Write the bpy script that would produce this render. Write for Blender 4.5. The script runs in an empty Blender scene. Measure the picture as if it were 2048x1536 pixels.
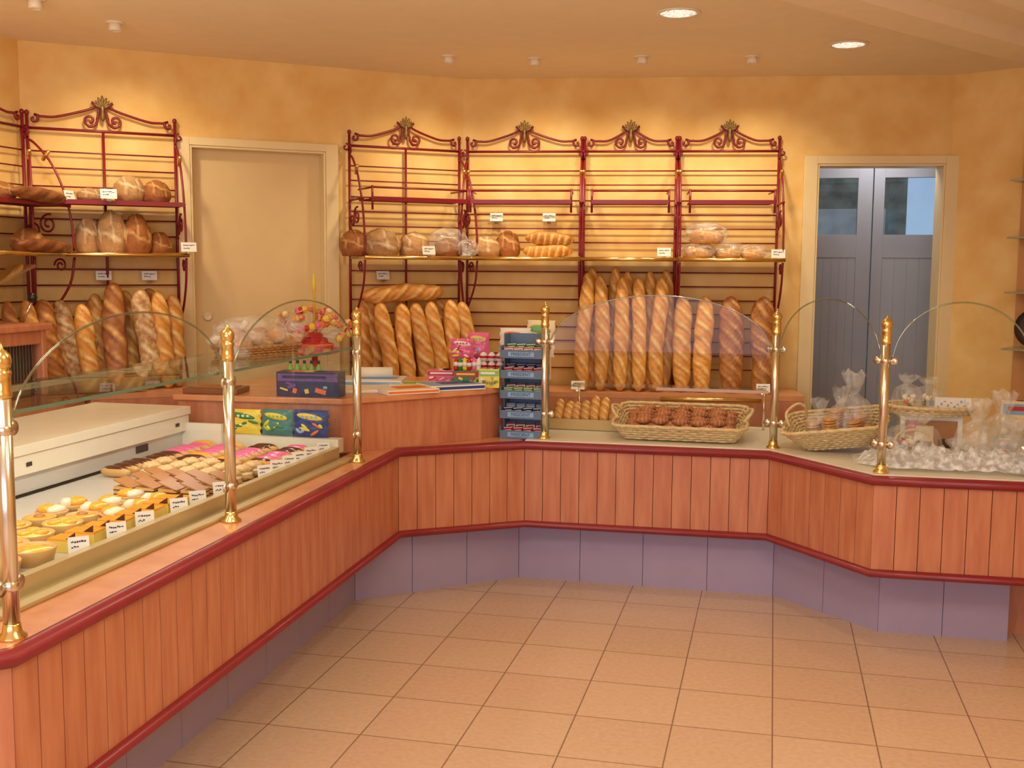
import bpy, bmesh, math, random
from mathutils import Vector, Matrix, noise
random.seed(7)
S=bpy.context.scene
COL=S.collection
S.view_settings.view_transform='Standard'
pi=math.pi; sin=math.sin; cos=math.cos
def lin(c):
    return tuple(((x/255)/12.92 if x/255<=.04045 else ((x/255+.055)/1.055)**2.4) for x in c)+(1,)
# ---------------- materials
def M(name,rgb,rough=.5,metal=0,rgb2=None,nscale=10,bump=0,stretch=(1,1,1),coat=0,emit=0,bscale=None,spec=None):
    m=bpy.data.materials.new(name); m.use_nodes=True
    nt=m.node_tree; b=nt.nodes['Principled BSDF']
    b.inputs['Base Color'].default_value=lin(rgb); b.inputs['Roughness'].default_value=rough
    b.inputs['Metallic'].default_value=metal
    if coat: b.inputs['Coat Weight'].default_value=coat; b.inputs['Coat Roughness'].default_value=.12
    if spec is not None: b.inputs['Specular IOR Level'].default_value=spec
    if emit:
        b.inputs['Emission Color'].default_value=lin(rgb); b.inputs['Emission Strength'].default_value=emit
    tc=nt.nodes.new('ShaderNodeTexCoord'); mp=nt.nodes.new('ShaderNodeMapping')
    mp.inputs['Scale'].default_value=stretch
    nt.links.new(tc.outputs['Object'],mp.inputs['Vector'])
    no=nt.nodes.new('ShaderNodeTexNoise'); no.inputs['Scale'].default_value=nscale; no.inputs['Detail'].default_value=6
    nt.links.new(mp.outputs[0],no.inputs['Vector'])
    mx=nt.nodes.new('ShaderNodeMix'); mx.data_type='RGBA'
    rp=nt.nodes.new('ShaderNodeMapRange'); rp.inputs[1].default_value=.33; rp.inputs[2].default_value=.67
    nt.links.new(no.outputs['Fac'],rp.inputs[0]); nt.links.new(rp.outputs[0],mx.inputs[0])
    r2=rgb2 or tuple(max(0,x*.985) for x in rgb)
    mx.inputs[6].default_value=lin(rgb); mx.inputs[7].default_value=lin(r2)
    nt.links.new(mx.outputs[2],b.inputs['Base Color'])
    if emit: nt.links.new(mx.outputs[2],b.inputs['Emission Color'])
    if bump:
        bp=nt.nodes.new('ShaderNodeBump'); bp.inputs['Strength'].default_value=bump; bp.inputs['Distance'].default_value=.01
        if bscale:
            n2=nt.nodes.new('ShaderNodeTexNoise'); n2.inputs['Scale'].default_value=bscale
            nt.links.new(mp.outputs[0],n2.inputs['Vector']); nt.links.new(n2.outputs['Fac'],bp.inputs['Height'])
        else: nt.links.new(no.outputs['Fac'],bp.inputs['Height'])
        nt.links.new(bp.outputs[0],b.inputs['Normal'])
    return m
def glassmat(name,tint=(.98,.995,.985),base=.022,gain=.7,rough=0.0,diff=0.0,diffcol=(1,1,1,1),nsc=25):
    m=bpy.data.materials.new(name); m.use_nodes=True; nt=m.node_tree; L=nt.links.new
    for n in list(nt.nodes): nt.nodes.remove(n)
    out=nt.nodes.new('ShaderNodeOutputMaterial'); tr=nt.nodes.new('ShaderNodeBsdfTransparent'); gl=nt.nodes.new('ShaderNodeBsdfGlossy')
    tr.inputs[0].default_value=(*tint,1); gl.inputs['Roughness'].default_value=rough
    lw=nt.nodes.new('ShaderNodeLayerWeight'); lw.inputs[0].default_value=.5
    pw=nt.nodes.new('ShaderNodeMath'); pw.operation='POWER'; pw.inputs[1].default_value=5
    ma=nt.nodes.new('ShaderNodeMath'); ma.operation='MULTIPLY_ADD'; ma.use_clamp=True; ma.inputs[1].default_value=gain; ma.inputs[2].default_value=base
    L(lw.outputs['Facing'],pw.inputs[0]); L(pw.outputs[0],ma.inputs[0])
    mx=nt.nodes.new('ShaderNodeMixShader'); L(ma.outputs[0],mx.inputs[0]); L(tr.outputs[0],mx.inputs[1]); L(gl.outputs[0],mx.inputs[2])
    last=mx
    if diff:
        df=nt.nodes.new('ShaderNodeBsdfDiffuse'); df.inputs[0].default_value=diffcol
        m2=nt.nodes.new('ShaderNodeMixShader')
        tc=nt.nodes.new('ShaderNodeTexCoord'); no=nt.nodes.new('ShaderNodeTexNoise'); no.inputs['Scale'].default_value=nsc
        L(tc.outputs['Object'],no.inputs['Vector'])
        rp=nt.nodes.new('ShaderNodeMapRange'); rp.inputs[1].default_value=.4; rp.inputs[2].default_value=.7; rp.inputs[3].default_value=diff*.4; rp.inputs[4].default_value=min(1,diff*1.8)
        L(no.outputs['Fac'],rp.inputs[0]); L(rp.outputs[0],m2.inputs[0])
        L(mx.outputs[0],m2.inputs[1]); L(df.outputs[0],m2.inputs[2]); last=m2
    L(last.outputs[0],out.inputs[0]); return m
def breadmat(name,c1,c2,c3,c4,flour=0.0):
    m=bpy.data.materials.new(name); m.use_nodes=True; nt=m.node_tree; b=nt.nodes['Principled BSDF']
    b.inputs['Roughness'].default_value=.5
    L=nt.links.new
    def mix(fac,a,bc):
        x=nt.nodes.new('ShaderNodeMix'); x.data_type='RGBA'; L(fac,x.inputs[0])
        if isinstance(a,tuple): x.inputs[6].default_value=lin(a)
        else: L(a,x.inputs[6])
        x.inputs[7].default_value=lin(bc); return x.outputs[2]
    tc=nt.nodes.new('ShaderNodeTexCoord'); no=nt.nodes.new('ShaderNodeTexNoise'); no.inputs['Scale'].default_value=22; no.inputs['Detail'].default_value=7
    L(tc.outputs['Object'],no.inputs['Vector'])
    rp=nt.nodes.new('ShaderNodeMapRange'); rp.inputs[1].default_value=.35; rp.inputs[2].default_value=.65; L(no.outputs['Fac'],rp.inputs[0])
    col=mix(rp.outputs[0],c1,c2)
    at=nt.nodes.new('ShaderNodeAttribute'); at.attribute_name='slash'; col=mix(at.outputs['Fac'],col,c3)
    at2=nt.nodes.new('ShaderNodeAttribute'); at2.attribute_name='ear'; col=mix(at2.outputs['Fac'],col,c4)
    if flour:
        n2=nt.nodes.new('ShaderNodeTexNoise'); n2.inputs['Scale'].default_value=45; n2.inputs['Detail'].default_value=4; L(tc.outputs['Object'],n2.inputs['Vector'])
        r2=nt.nodes.new('ShaderNodeMapRange'); r2.inputs[1].default_value=.45; r2.inputs[2].default_value=.62; r2.inputs[4].default_value=flour
        L(n2.outputs['Fac'],r2.inputs[0]); col=mix(r2.outputs[0],col,(240,222,185))
    oi=nt.nodes.new('ShaderNodeObjectInfo'); hs=nt.nodes.new('ShaderNodeHueSaturation')
    r3=nt.nodes.new('ShaderNodeMapRange'); r3.inputs[3].default_value=.86; r3.inputs[4].default_value=1.12; L(oi.outputs['Random'],r3.inputs[0]); L(r3.outputs[0],hs.inputs['Value'])
    L(col,hs.inputs['Color']); L(hs.outputs[0],b.inputs['Base Color'])
    bp=nt.nodes.new('ShaderNodeBump'); bp.inputs['Strength'].default_value=.7; bp.inputs['Distance'].default_value=.006; L(no.outputs['Fac'],bp.inputs['Height']); L(bp.outputs[0],b.inputs['Normal'])
    return m
# ---------------- geometry
class G:
    def __init__(s,T=None): s.v=[];s.f=[];s.m=[];s.sm=[];s.T=T or Matrix()
    def add(s,vs,fs,m=0,sm=False):
        o=len(s.v); s.v+=[s.T@Vector(p) for p in vs]
        for f in fs: s.f.append([i+o for i in f]); s.m.append(m); s.sm.append(sm)
        return s
    def box(s,c,d,m=0,rz=0,R=None):
        R=R or Matrix.Rotation(rz,3,'Z'); c=Vector(c); vs=[]
        for x in(-.5,.5):
            for y in(-.5,.5):
                for z in(-.5,.5): vs.append(c+R@Vector((x*d[0],y*d[1],z*d[2])))
        return s.add(vs,[(0,1,3,2),(4,6,7,5),(0,4,5,1),(2,3,7,6),(0,2,6,4),(1,5,7,3)],m)
    def prism(s,poly,z0,z1,m=0,ms=None):
        n=len(poly); vs=[(p[0],p[1],z0) for p in poly]+[(p[0],p[1],z1) for p in poly]
        fs=[tuple(range(n-1,-1,-1)),tuple(range(n,2*n))]+[(i,(i+1)%n,n+(i+1)%n,n+i) for i in range(n)]
        return s.add(vs,fs,m)
    def tube(s,pts,r,seg=6,m=0,closed=False):
        P=[Vector(p) for p in pts]; n=len(P)
        rs=r if isinstance(r,(list,tuple)) else [r]*n
        vs=[]; up=None
        for i in range(n):
            if closed: t=P[(i+1)%n]-P[i-1]
            else: t=P[min(i+1,n-1)]-P[max(i-1,0)]
            if t.length<1e-9: t=Vector((0,0,1))
            t.normalize()
            if up is None:
                up=Vector((0,0,1)) if abs(t.z)<.9 else Vector((1,0,0))
            a=up-t*up.dot(t)
            if a.length<1e-6: a=t.orthogonal()
            a.normalize(); b=t.cross(a); up=a
            for k in range(seg):
                an=2*pi*k/seg; vs.append(P[i]+(a*cos(an)+b*sin(an))*rs[i])
        fs=[]
        for i in range(n if closed else n-1):
            j=(i+1)%n
            for k in range(seg): fs.append((i*seg+k,i*seg+(k+1)%seg,j*seg+(k+1)%seg,j*seg+k))
        if not closed: fs+= [tuple(range(seg-1,-1,-1)),tuple(range((n-1)*seg,n*seg))]
        return s.add(vs,fs,m,True)
    def lathe(s,prof,seg=16,c=(0,0,0),m=0,sm=True,R=None):
        c=Vector(c); vs=[]; n=len(prof); R=R or Matrix.Identity(3)
        for r,z in prof:
            for k in range(seg):
                a=2*pi*k/seg; vs.append(c+R@Vector((max(r,1e-4)*cos(a),max(r,1e-4)*sin(a),z)))
        fs=[(i*seg+k,i*seg+(k+1)%seg,(i+1)*seg+(k+1)%seg,(i+1)*seg+k) for i in range(n-1) for k in range(seg)]
        fs+=[tuple(range(seg-1,-1,-1)),tuple(range((n-1)*seg,n*seg))]
        return s.add(vs,fs,m,sm)
    def ell(s,c,r,m=0,seg=12,R=None,amp=0,fq=20):
        R=R or Matrix.Identity(3); c=Vector(c); vs=[]; nn=max(6,seg*2//3)
        for i in range(nn+1):
            th=pi*i/nn
            for k in range(seg):
                a=2*pi*k/seg; d=Vector((sin(th)*cos(a),sin(th)*sin(a),cos(th)))
                if i in(0,nn): d=Vector((0,0,cos(th)))+Vector((cos(a),sin(a),0))*1e-3
                p=Vector((d.x*r[0],d.y*r[1],d.z*r[2]))
                if amp: p*=1+amp*noise.noise((p+c)*fq)
                vs.append(c+R@p)
        return s.add(vs,[(i*seg+k,(i+1)*seg+k,(i+1)*seg+(k+1)%seg,i*seg+(k+1)%seg) for i in range(nn) for k in range(seg)],m,True)
    def mesh(s,name,mats):
        me=bpy.data.meshes.new(name); me.from_pydata([tuple(v) for v in s.v],[],s.f)
        for i,p in enumerate(me.polygons): p.material_index=s.m[i]; p.use_smooth=s.sm[i]
        for mm in mats: me.materials.append(mm)
        bm=bmesh.new(); bm.from_mesh(me); bmesh.ops.recalc_face_normals(bm,faces=bm.faces); bm.to_mesh(me); bm.free()
        me.update(); return me
def setp(o,label=None,category=None,group=None,kind=None):
    if label: o['label']=label
    if category: o['category']=category
    if group: o['group']=group
    if kind: o['kind']=kind
def add(name,g,mats,parent=None,label=None,category=None,group=None,kind=None,loc=(0,0,0),R=None,bevel=0,world=False):
    me=g.mesh(name,mats) if isinstance(g,G) else g
    o=bpy.data.objects.new(name,me); COL.objects.link(o)
    if R is not None: o.matrix_basis=Matrix.Translation(loc)@R.to_4x4()
    else: o.location=loc
    if parent:
        o.parent=parent
        if world: o.matrix_parent_inverse=parent.matrix_basis.inverted()
    if bevel:
        b=o.modifiers.new('bevel','BEVEL'); b.width=bevel; b.segments=2; b.limit_method='ANGLE'
    setp(o,label,category,group,kind); return o
def empty(name,loc=(0,0,0),rz=0,**k):
    o=bpy.data.objects.new(name,None); COL.objects.link(o)
    o.matrix_basis=Matrix.Translation(loc)@Matrix.Rotation(rz,4,'Z'); o.empty_display_size=.05; setp(o,**k); return o
def dup(o,loc,R=None,label=None,scale=1):
    c=o.copy(); COL.objects.link(c)
    Rm=(R or Matrix.Identity(3)).to_4x4()
    sc=Matrix.Diagonal((scale,scale,scale,1)) if not isinstance(scale,tuple) else Matrix.Diagonal((*scale,1))
    c.matrix_basis=Matrix.Translation(loc)@Rm@sc
    if label: c['label']=label
    for ch in o.children:
        d=ch.copy(); d.parent=c; COL.objects.link(d)
    return c
def Rz(a): return Matrix.Rotation(a,3,'Z')
def Rx(a): return Matrix.Rotation(a,3,'X')
def Ry(a): return Matrix.Rotation(a,3,'Y')
def cat(pts,n=8):
    P=[Vector(p) for p in pts]; P=[P[0]*2-P[1]]+P+[P[-1]*2-P[-2]]; out=[]
    for i in range(1,len(P)-2):
        for k in range(n):
            t=k/n; a,b,c,d=P[i-1],P[i],P[i+1],P[i+2]
            out.append(.5*((2*b)+(c-a)*t+(2*a-5*b+4*c-d)*t*t+(3*b-a-3*c+d)*t**3))
    out.append(P[-2]); return out
def spiral(c,r0,r1,a0,a1,n=16):
    return [(c[0]+(r0+(r1-r0)*i/n)*cos(a0+(a1-a0)*i/n),c[1]+(r0+(r1-r0)*i/n)*sin(a0+(a1-a0)*i/n)) for i in range(n+1)]
def off(poly,d):
    P=[Vector((p[0],p[1])) for p in poly]; N=[]
    for i in range(len(P)-1):
        t=(P[i+1]-P[i]).normalized(); N.append(Vector((t.y,-t.x)))
    out=[]
    for i,p in enumerate(P):
        if i==0: q=p+N[0]*d
        elif i==len(P)-1: q=p+N[-1]*d
        else:
            b=(N[i-1]+N[i]); b=b/ b.dot(N[i]) ; q=p+b*d
        out.append((q.x,q.y))
    return out
def sweep(g,poly,prof,m=0,sm=False):
    rows=[[(q[0],q[1],z) for q in off(poly,d)] for d,z in prof]; n=len(poly); k=len(prof)
    vs=[p for r in rows for p in r]; fs=[]
    for j in range(k):
        jj=(j+1)%k
        for i in range(n-1): fs.append((j*n+i,j*n+i+1,jj*n+i+1,jj*n+i))
    fs.append(tuple(j*n for j in range(k))); fs.append(tuple(j*n+n-1 for j in range(k-1,-1,-1)))
    g.add(vs,fs,m,sm)
def slats(g,poly,d,w,gap,z0,z1,th,m=0):
    Q=off(poly,d)
    for i in range(len(Q)-1):
        a=Vector(Q[i]);b=Vector(Q[i+1]);L=(b-a).length;n=max(1,round(L/w));t=(b-a)/L; rz=math.atan2(t.y,t.x); nn=Vector((t.y,-t.x))
        for k in range(n):
            c=a+t*(L*(k+.5)/n)-nn*th/2
            g.box((c.x,c.y,(z0+z1)/2),(L/n-gap,th,z1-z0),m,rz)
def text(s,size,mat,parent,loc,R,name='lettering'):
    cu=bpy.data.curves.new('t','FONT'); cu.body=s; cu.size=size; cu.align_x='CENTER'; cu.align_y='CENTER'; cu.extrude=.0003
    o=bpy.data.objects.new('t',cu); COL.objects.link(o); bpy.context.view_layer.update()
    me=bpy.data.meshes.new_from_object(o); bpy.data.objects.remove(o)
    me.materials.clear(); me.materials.append(mat)
    q=bpy.data.objects.new(name,me); COL.objects.link(q); q.parent=parent; q.matrix_basis=Matrix.Translation(loc)@R.to_4x4(); return q
# ---------------- palette
m_wall=M('ochre_sponged_plaster',(242,207,136),.8,rgb2=(231,185,108),nscale=5.5,bump=.08)
m_ceil=M('ceiling_paint',(244,228,198),.85)
m_cream=M('cream_paint',(238,217,166),.45)
m_door=M('door_cream',(226,198,144),.45)
m_wood=M('cherry_laminate',(206,138,100),.42,rgb2=(188,114,80),nscale=5,stretch=(6,6,.7),coat=.08)
m_woodd=M('groove_dark',(100,50,40),.7)
m_woodh=M('cherry_laminate_top',(220,154,108),.3,rgb2=(206,134,88),nscale=6,stretch=(2,2,2),coat=.2)
m_red=M('red_moulding',(142,36,44),.36,rgb2=(132,30,40),coat=.2)
m_plinth=M('plinth_tile',(172,158,186),.35)
m_white=M('white_worktop',(234,230,212),.3)
m_case=M('case_enamel',(240,234,214),.35)
m_tray=M('steel_tray',(214,212,206),.3,metal=.25)
m_dark=M('dark_slot',(60,56,56),.6)
m_beige=M('champagne_rail',(206,186,138),.3,metal=.35)
m_brass=M('brass',(236,208,136),.2,metal=1)
m_steel=M('steel_gold_reflect',(232,230,220),.24,metal=1,rgb2=(216,206,176),nscale=3,stretch=(60,60,.3))  # gold reflections on the tubes are mixed into the steel colour
m_iron=M('oxblood_iron',(130,20,38),.35)
m_antq=M('antique_gold_leaf',(146,116,60),.45,metal=.4,rgb2=(110,86,48),nscale=40)
m_shelf=M('shelf_board',(210,176,110),.4)
m_glass=glassmat('clear_glass')
m_gedge=M('glass_edge_green',(110,140,120),.15)
m_gedge2=glassmat('pane_edge',tint=(.6,.74,.66),base=.3)
m_gshelf=glassmat('green_shelf_glass',tint=(.92,.97,.94),base=.07)
m_cello=glassmat('cellophane',tint=(1,1,1),base=.06,gain=.4,rough=.22,diff=.17,diffcol=(.96,.96,.96,1),nsc=18)
m_snow=glassmat('white_floss',tint=(1,1,1),base=.03,gain=.1,rough=.5,diff=.8,diffcol=(.95,.95,.98,1),nsc=40)
m_paper=M('white_card',(242,240,232),.6)
m_ink=M('ink',(60,50,70),.6)
m_wick=M('wicker',(234,212,164),.55,rgb2=(208,178,122),nscale=60)
m_chrome=M('chrome',(215,210,205),.12,metal=1)
m_black=M('black_plastic',(22,20,22),.3)
b_gold=breadmat('crust_golden',(222,158,72),(198,128,48),(250,218,140),(166,94,36))
b_brown=breadmat('crust_brown',(176,110,52),(146,82,36),(222,172,100),(104,56,26))
b_flour=breadmat('crust_floured',(200,144,80),(164,108,52),(240,216,168),(122,72,34),flour=.38)
b_crois=breadmat('croissant_crust',(184,114,68),(150,86,50),(214,154,100),(116,64,36))
cols={k:M('dye_'+k,v,.4) for k,v in dict(red=(200,30,35),yellow=(240,212,70),green=(50,130,60),blue=(40,70,140),navy=(34,40,92),pink=(235,110,160),orange=(238,124,50),bluegrey=(100,124,154),lightblue=(140,185,225),white=(240,238,232),choc=(86,46,30),coffee=(176,120,68),cream=(245,230,192),apricot=(244,172,60),custard=(244,214,104),pastry=(212,168,102),meringue=(234,222,196),gel=(130,195,80),purple=(110,80,160),teal=(60,130,130),peach=(244,170,130)).items()}
for k in('apricot','custard','choc','pink'): cols[k].node_tree.nodes['Principled BSDF'].inputs['Roughness'].default_value=.15
# ---------------- room
H=2.63
C1=Vector((-1.79,6.29)); C2=Vector((.95,6.68)); C0=Vector((-3.624,4.802)); C3=Vector((1.75,6.26))
NB=Vector((.141,-.990)); DB=Vector((.990,.141)); ND=Vector((.630,-.7766)); DD=Vector((-.7766,-.630))
def fb(s,o): p=C1+DB*s+NB*o; return p
def fd(s,o): p=C1+DD*s+ND*o; return p
mf=bpy.data.materials.new('terracotta_floor_tile'); mf.use_nodes=True; nt=mf.node_tree; b=nt.nodes['Principled BSDF']; L=nt.links.new
tc=nt.nodes.new('ShaderNodeTexCoord'); mp=nt.nodes.new('ShaderNodeMapping'); mp.inputs['Location'].default_value=(-.042+3.33,-4.30+6.66,0)
L(tc.outputs['Object'],mp.inputs['Vector'])
br=nt.nodes.new('ShaderNodeTexBrick'); br.offset=0; br.squash=1; br.inputs['Scale'].default_value=1; br.inputs['Brick Width'].default_value=.333; br.inputs['Row Height'].default_value=.333; br.inputs['Mortar Size'].default_value=.0026; br.inputs['Mortar Smooth'].default_value=.1
br.inputs['Color1'].default_value=lin((224,192,162)); br.inputs['Color2'].default_value=lin((218,184,154)); br.inputs['Mortar'].default_value=lin((150,120,98))
L(mp.outputs[0],br.inputs['Vector'])
no=nt.nodes.new('ShaderNodeTexNoise'); no.inputs['Scale'].default_value=50; no.inputs['Detail'].default_value=8; L(tc.outputs['Object'],no.inputs['Vector'])
mm=nt.nodes.new('ShaderNodeMix'); mm.data_type='RGBA'; mm.blend_type='MULTIPLY'; mm.inputs[0].default_value=.3
L(br.outputs['Color'],mm.inputs[6]); L(no.outputs['Fac'],mm.inputs[7])
hs=nt.nodes.new('ShaderNodeHueSaturation'); hs.inputs['Value'].default_value=1.14; L(mm.outputs[2],hs.inputs['Color']); L(hs.outputs[0],b.inputs['Base Color'])
b.inputs['Roughness'].default_value=.27
bp=nt.nodes.new('ShaderNodeBump'); bp.invert=True; bp.inputs['Strength'].default_value=.3; bp.inputs['Distance'].default_value=.002; L(br.outputs['Fac'],bp.inputs['Height']); L(bp.outputs[0],b.inputs['Normal'])
RP=[(-4,-2.3),(3.2,-2.3),(3.2,9.5),(-4,9.5)]
add('floor',G().prism(RP,-.1,0),[mf],kind='structure')
add('ceiling',G().prism(RP,H,H+.1),[m_ceil],kind='structure')
def wall(name,A,B,opens=(),mats=None,th=.14):
    A=Vector(A);B=Vector(B);t=(B-A);Lw=t.length;t/=Lw;n=Vector((t.y,-t.x)); rz=math.atan2(t.y,t.x); g=G()
    def seg(a,b,z0,z1):
        if b-a<1e-4: return
        c=A+t*(a+b)/2-n*th/2; g.box((c.x,c.y,(z0+z1)/2),(b-a,th,z1-z0),0,rz)
    p=0
    for a,b,z0,z1 in opens:
        seg(p,a,0,H); seg(a,b,z1,H)
        if z0>0: seg(a,b,0,z0)
        p=b
    seg(p,Lw,0,H)
    return add(name,g,mats or [m_wall],kind='structure')
LD=(C1-C0).length; LB=(C2-C1).length
wall('wall_left',(-3.65,-2.2),C0)
wall('wall_back_corner',C0,C1,[(LD-1.56,LD-.83,0,2.17)])
dr0,dr1=2.03,2.735
wall('wall_back',C1,C2,[(dr0,dr1,0,2.14)])
wall('wall_right_corner',C2,C3)
wall('wall_right',C3,(2.3,-2.2))
wall('wall_front',(2.3,-2.2),(-3.65,-2.2),[(.6,5.3,.5,2.4)])
m_pan=M('ceiling_panel',(248,236,212),.7)
add('trim_1',G().prism([(.25,4.77),(.50,4.77),(1.36,5.90),(1.165,6.01)],H-.07,H+.001).prism([(.25,4.77),(-3,.4),(-2.7,.4),(.50,4.77)],H-.07,H+.001),[m_ceil],kind='structure')
add('trim_2',G().prism([(.75,4.77),(2.4,4.77),(2.4,5.9),(1.55,5.86)],H-.012,H+.001),[m_pan],kind='structure')
def frame(name,P,s0,s1,zt,fw,mat,depth=.14):
    g=G(); a=P(s0,0); bb=P(s1,0); t=(bb-a).normalized(); rz=math.atan2(t.y,t.x)
    lo,hi=(s0,s1)
    def bx(sa,sb,z0,z1,o0,o1):
        c=(P(sa,o0)+P(sb,o1))/2; g.box((c.x,c.y,(z0+z1)/2),(abs(sb-sa),abs(o1-o0),z1-z0),0,rz)
    bx(lo-fw,lo,0,zt+fw*.6,-.0,.025); bx(hi,hi+fw,0,zt+fw*.6,-.0,.025); bx(lo,hi,zt,zt+fw*.6,0,.025)
    bx(lo,lo+.012,0,zt,-depth,.018); bx(hi-.012,hi,0,zt,-depth,.018); bx(lo+.012,hi-.012,zt-.012,zt,-depth,.018)
    return add(name,g,[mat],kind='structure',bevel=.003)
frame('trim_3',fd,.83,1.56,2.17,.07,m_cream)
frame('trim_4',fb,dr0,dr1,2.14,.075,m_cream)
c=fd(1.195,-.09); g=G().box((c.x,c.y,1.085),(.73,.04,2.165),0,math.atan2(.63,.7766))
d1=add('door_1',g,[m_door],kind='structure',bevel=.002)
kp=fd(1.47,-.065)
add('door_pull',G().lathe([(.0,0),(.022,0),(.024,.004),(.018,.008),(.012,.004),(0,.003)],20,(kp.x,kp.y,1.27),0,R=Rz(math.atan2(ND.y,ND.x))@Ry(pi/2)),[M('ivory',(240,220,180),.3)],parent=d1)
m_vest=M('vestibule_paint',(150,146,150),.8); m_gd=M('blue_grey_door',(164,168,178),.5)
m_groove=M('groove_grey',(140,142,152),.6)
g=G().box((.03,7.1,1.3),(.06,.9,2.6)).box((1.35,7.25,1.3),(.06,1.1,2.6)).box((.7,7.2,2.45),(1.4,.95,.1))
add('wall_vestibule',g,[m_vest],kind='structure')
def leaf(name,x0,x1,px0,px1):
    g=G(); Y=7.3
    def bx(a,b,z0,z1,y=Y,th=.045,m=0): g.box(((a+b)/2,y,(z0+z1)/2),(b-a,th,z1-z0),m)
    bx(x0,px0,0,2.4); bx(px1,x1,0,2.4); bx(px0,px1,2.115,2.4); bx(px0,px1,1.62,1.763); bx(px0,px1,0,.25)
    n=6
    for i in range(n):
        a=px0+(px1-px0)*i/n; b=px0+(px1-px0)*(i+1)/n; bx(a+.0006,b-.0006,.25,1.62,Y,.036)
    bx(px0,px1,.25,1.62,Y,.0345,1)
    o=add(name,g,[m_gd,m_groove],kind='structure',bevel=.001)
    g=G(); g.box(((px0+px1)/2,Y+.01,1.94),(px1-px0,.005,.36)); add('window_pane',g,[m_glass],parent=o)
leaf('door_2',.06,.583,.20,.495); leaf('door_3',.59,1.32,.654,1.1)
g=G().box((.2,8.6,1.5),(1.4,.1,4),0).box((1.9,8.9,1.5),(2.4,.1,4),1).box((.86,8.55,1.5),(.12,.1,4),0)
g.lathe([(.01,.12),(.05,.1),(.06,-.02),(.05,-.06),(.01,-.08)],12,(1.25,8.75,2.1),2).box((1.25,8.8,2.25),(.03,.12,.12),2)
add('exterior_facade',g,[M('stone_facade_glow',(116,132,134),.9,rgb2=(78,90,90),nscale=8,emit=.35),M('blue_facade_glow',(166,194,226),.9,emit=.7),M('lantern_grey',(90,110,125),.4)],label='self-lit pale blue and grey stone house front with a small lantern',category='building facade')  # both fronts emit a daylight glow of their own instead of being lit
# ---------------- counter
PL=[(-2.08,1.50),(-1.585,2.0),(-1.655,4.74),(-1.14,5.10),(.005,5.13),(.42,4.62),(1.78,4.66)]
cnt=empty('service_counter',(-1.14,5.2,0),label='cherry-wood panelled angled bakery counter with red mouldings and tiled plinth',category='counter')
g=G(); slats(g,PL,0,.088,.003,.32,.685,.012,0); sweep(g,PL,[(-.010,.315),(-.010,.69),(-.12,.69),(-.12,.315)],1)
add('front_panel',g,[m_wood,m_woodd],cnt,world=True)
def halfround(rz_,rd,zc): return [(-.01,zc-rz_)]+[(rd*cos(a),zc+rz_*sin(a)) for a in [(-pi/2+pi*i/8) for i in range(9)]]+[(-.01,zc+rz_)]
g=G(); sweep(g,PL,halfround(.021,.026,.697),0,True); add('moulding',g,[m_red],cnt,world=True)
g=G(); sweep(g,PL,halfround(.017,.022,.312),0,True); add('moulding',g,[m_red],cnt,world=True)
PB=[(-2.28,1.6),(-1.785,2.1),(-1.85,4.68),(-1.20,5.25),(.04,5.25),(.48,4.83),(1.0,4.84),(1.02,5.2)]
g=G(); slats(g,PB,0,.333,.003,.0,.31,.012,0); sweep(g,PB,[(-.008,.0),(-.008,.31),(-.05,.31),(-.05,.0)],1)
add('plinth',g,[m_plinth,M('grout',(140,126,142),.8)],cnt,world=True)
g=G(); sweep(g,PL[:4],[(0,.69),(0,.716),(-.17,.716),(-.17,.69)]); add('ledge',g,[m_woodh],cnt,world=True,bevel=.002)
top=[(-1.14,5.10),(.005,5.13),(.42,4.62),(1.78,4.66),(1.78,5.45),(.75,5.5),(.45,5.86),(-1.14,5.86)]
add('worktop',G().prism(top,.691,.722),[m_white],cnt,world=True,bevel=.002)
body=[(-1.2,5.35),(.05,5.35),(.55,4.95),(1.76,4.95),(1.76,5.4),(.75,5.45),(.42,5.82),(-1.2,5.82)]
add('cabinet_body',G().prism(body,.0,.688),[m_wood],cnt,world=True)
# cash desk
desk=empty('cash_desk',(-2.0,5.0,0),label='raised cherry-wood cash desk behind the counter ledge',category='desk')
dp=[(-2.64,4.47),(-1.84,4.52),(-1.34,5.09),(-1.24,5.3),(-1.16,5.66),(-1.5,5.66),(-2.6,5.34)]
dpi=[(-2.62,4.485),(-1.85,4.535),(-1.36,5.10),(-1.26,5.31),(-1.18,5.64),(-1.5,5.64),(-2.58,5.32)]
add('desk_body',G().prism(dpi,.7165,.935),[m_wood],desk,world=True)
add('desk_base',G().prism([(-2.55,4.6),(-2.05,4.62),(-1.62,5.3),(-1.62,5.5),(-2.55,5.2)],0,.716),[m_wood],desk,world=True)
add('desk_top',G().prism(dp,.936,.962),[m_woodh],desk,world=True,bevel=.004)
# ---------------- display case
case=empty('pastry_display_case',(-2.2,3.25,0),label='refrigerated pastry display with enamel hood and glass top shelf',category='display case')
Y0,Y1=2.03,4.40
add('case_body',G().box((-2.46,(Y0+Y1)/2+.03,.36),(1.0,Y1-Y0-.1,.7)).box((-1.9,(Y0+Y1)/2,.70),(.30,Y1-Y0,.03)).box((-2.6,Y1-.015,.78),(.5,.02,.14)),[m_case],case,world=True)
g=G(); n=6
for i in range(n):
    a=Y0+.06+(Y1-Y0-.1)*i/n; b=Y0+.06+(Y1-Y0-.1)*(i+1)/n
    g.box((-2.18,(a+b)/2,.731),(.68,b-a-.006,.018))
add('tray',g,[m_tray],case,world=True,bevel=.002)
g=G()
for i in range(112):
    for j in range(2): g.box((-1.850-.012*j,Y0+.1+i*.0198,.7405),(.007,.012,.001))
add('air_grille',g,[m_dark],case,world=True)
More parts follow.
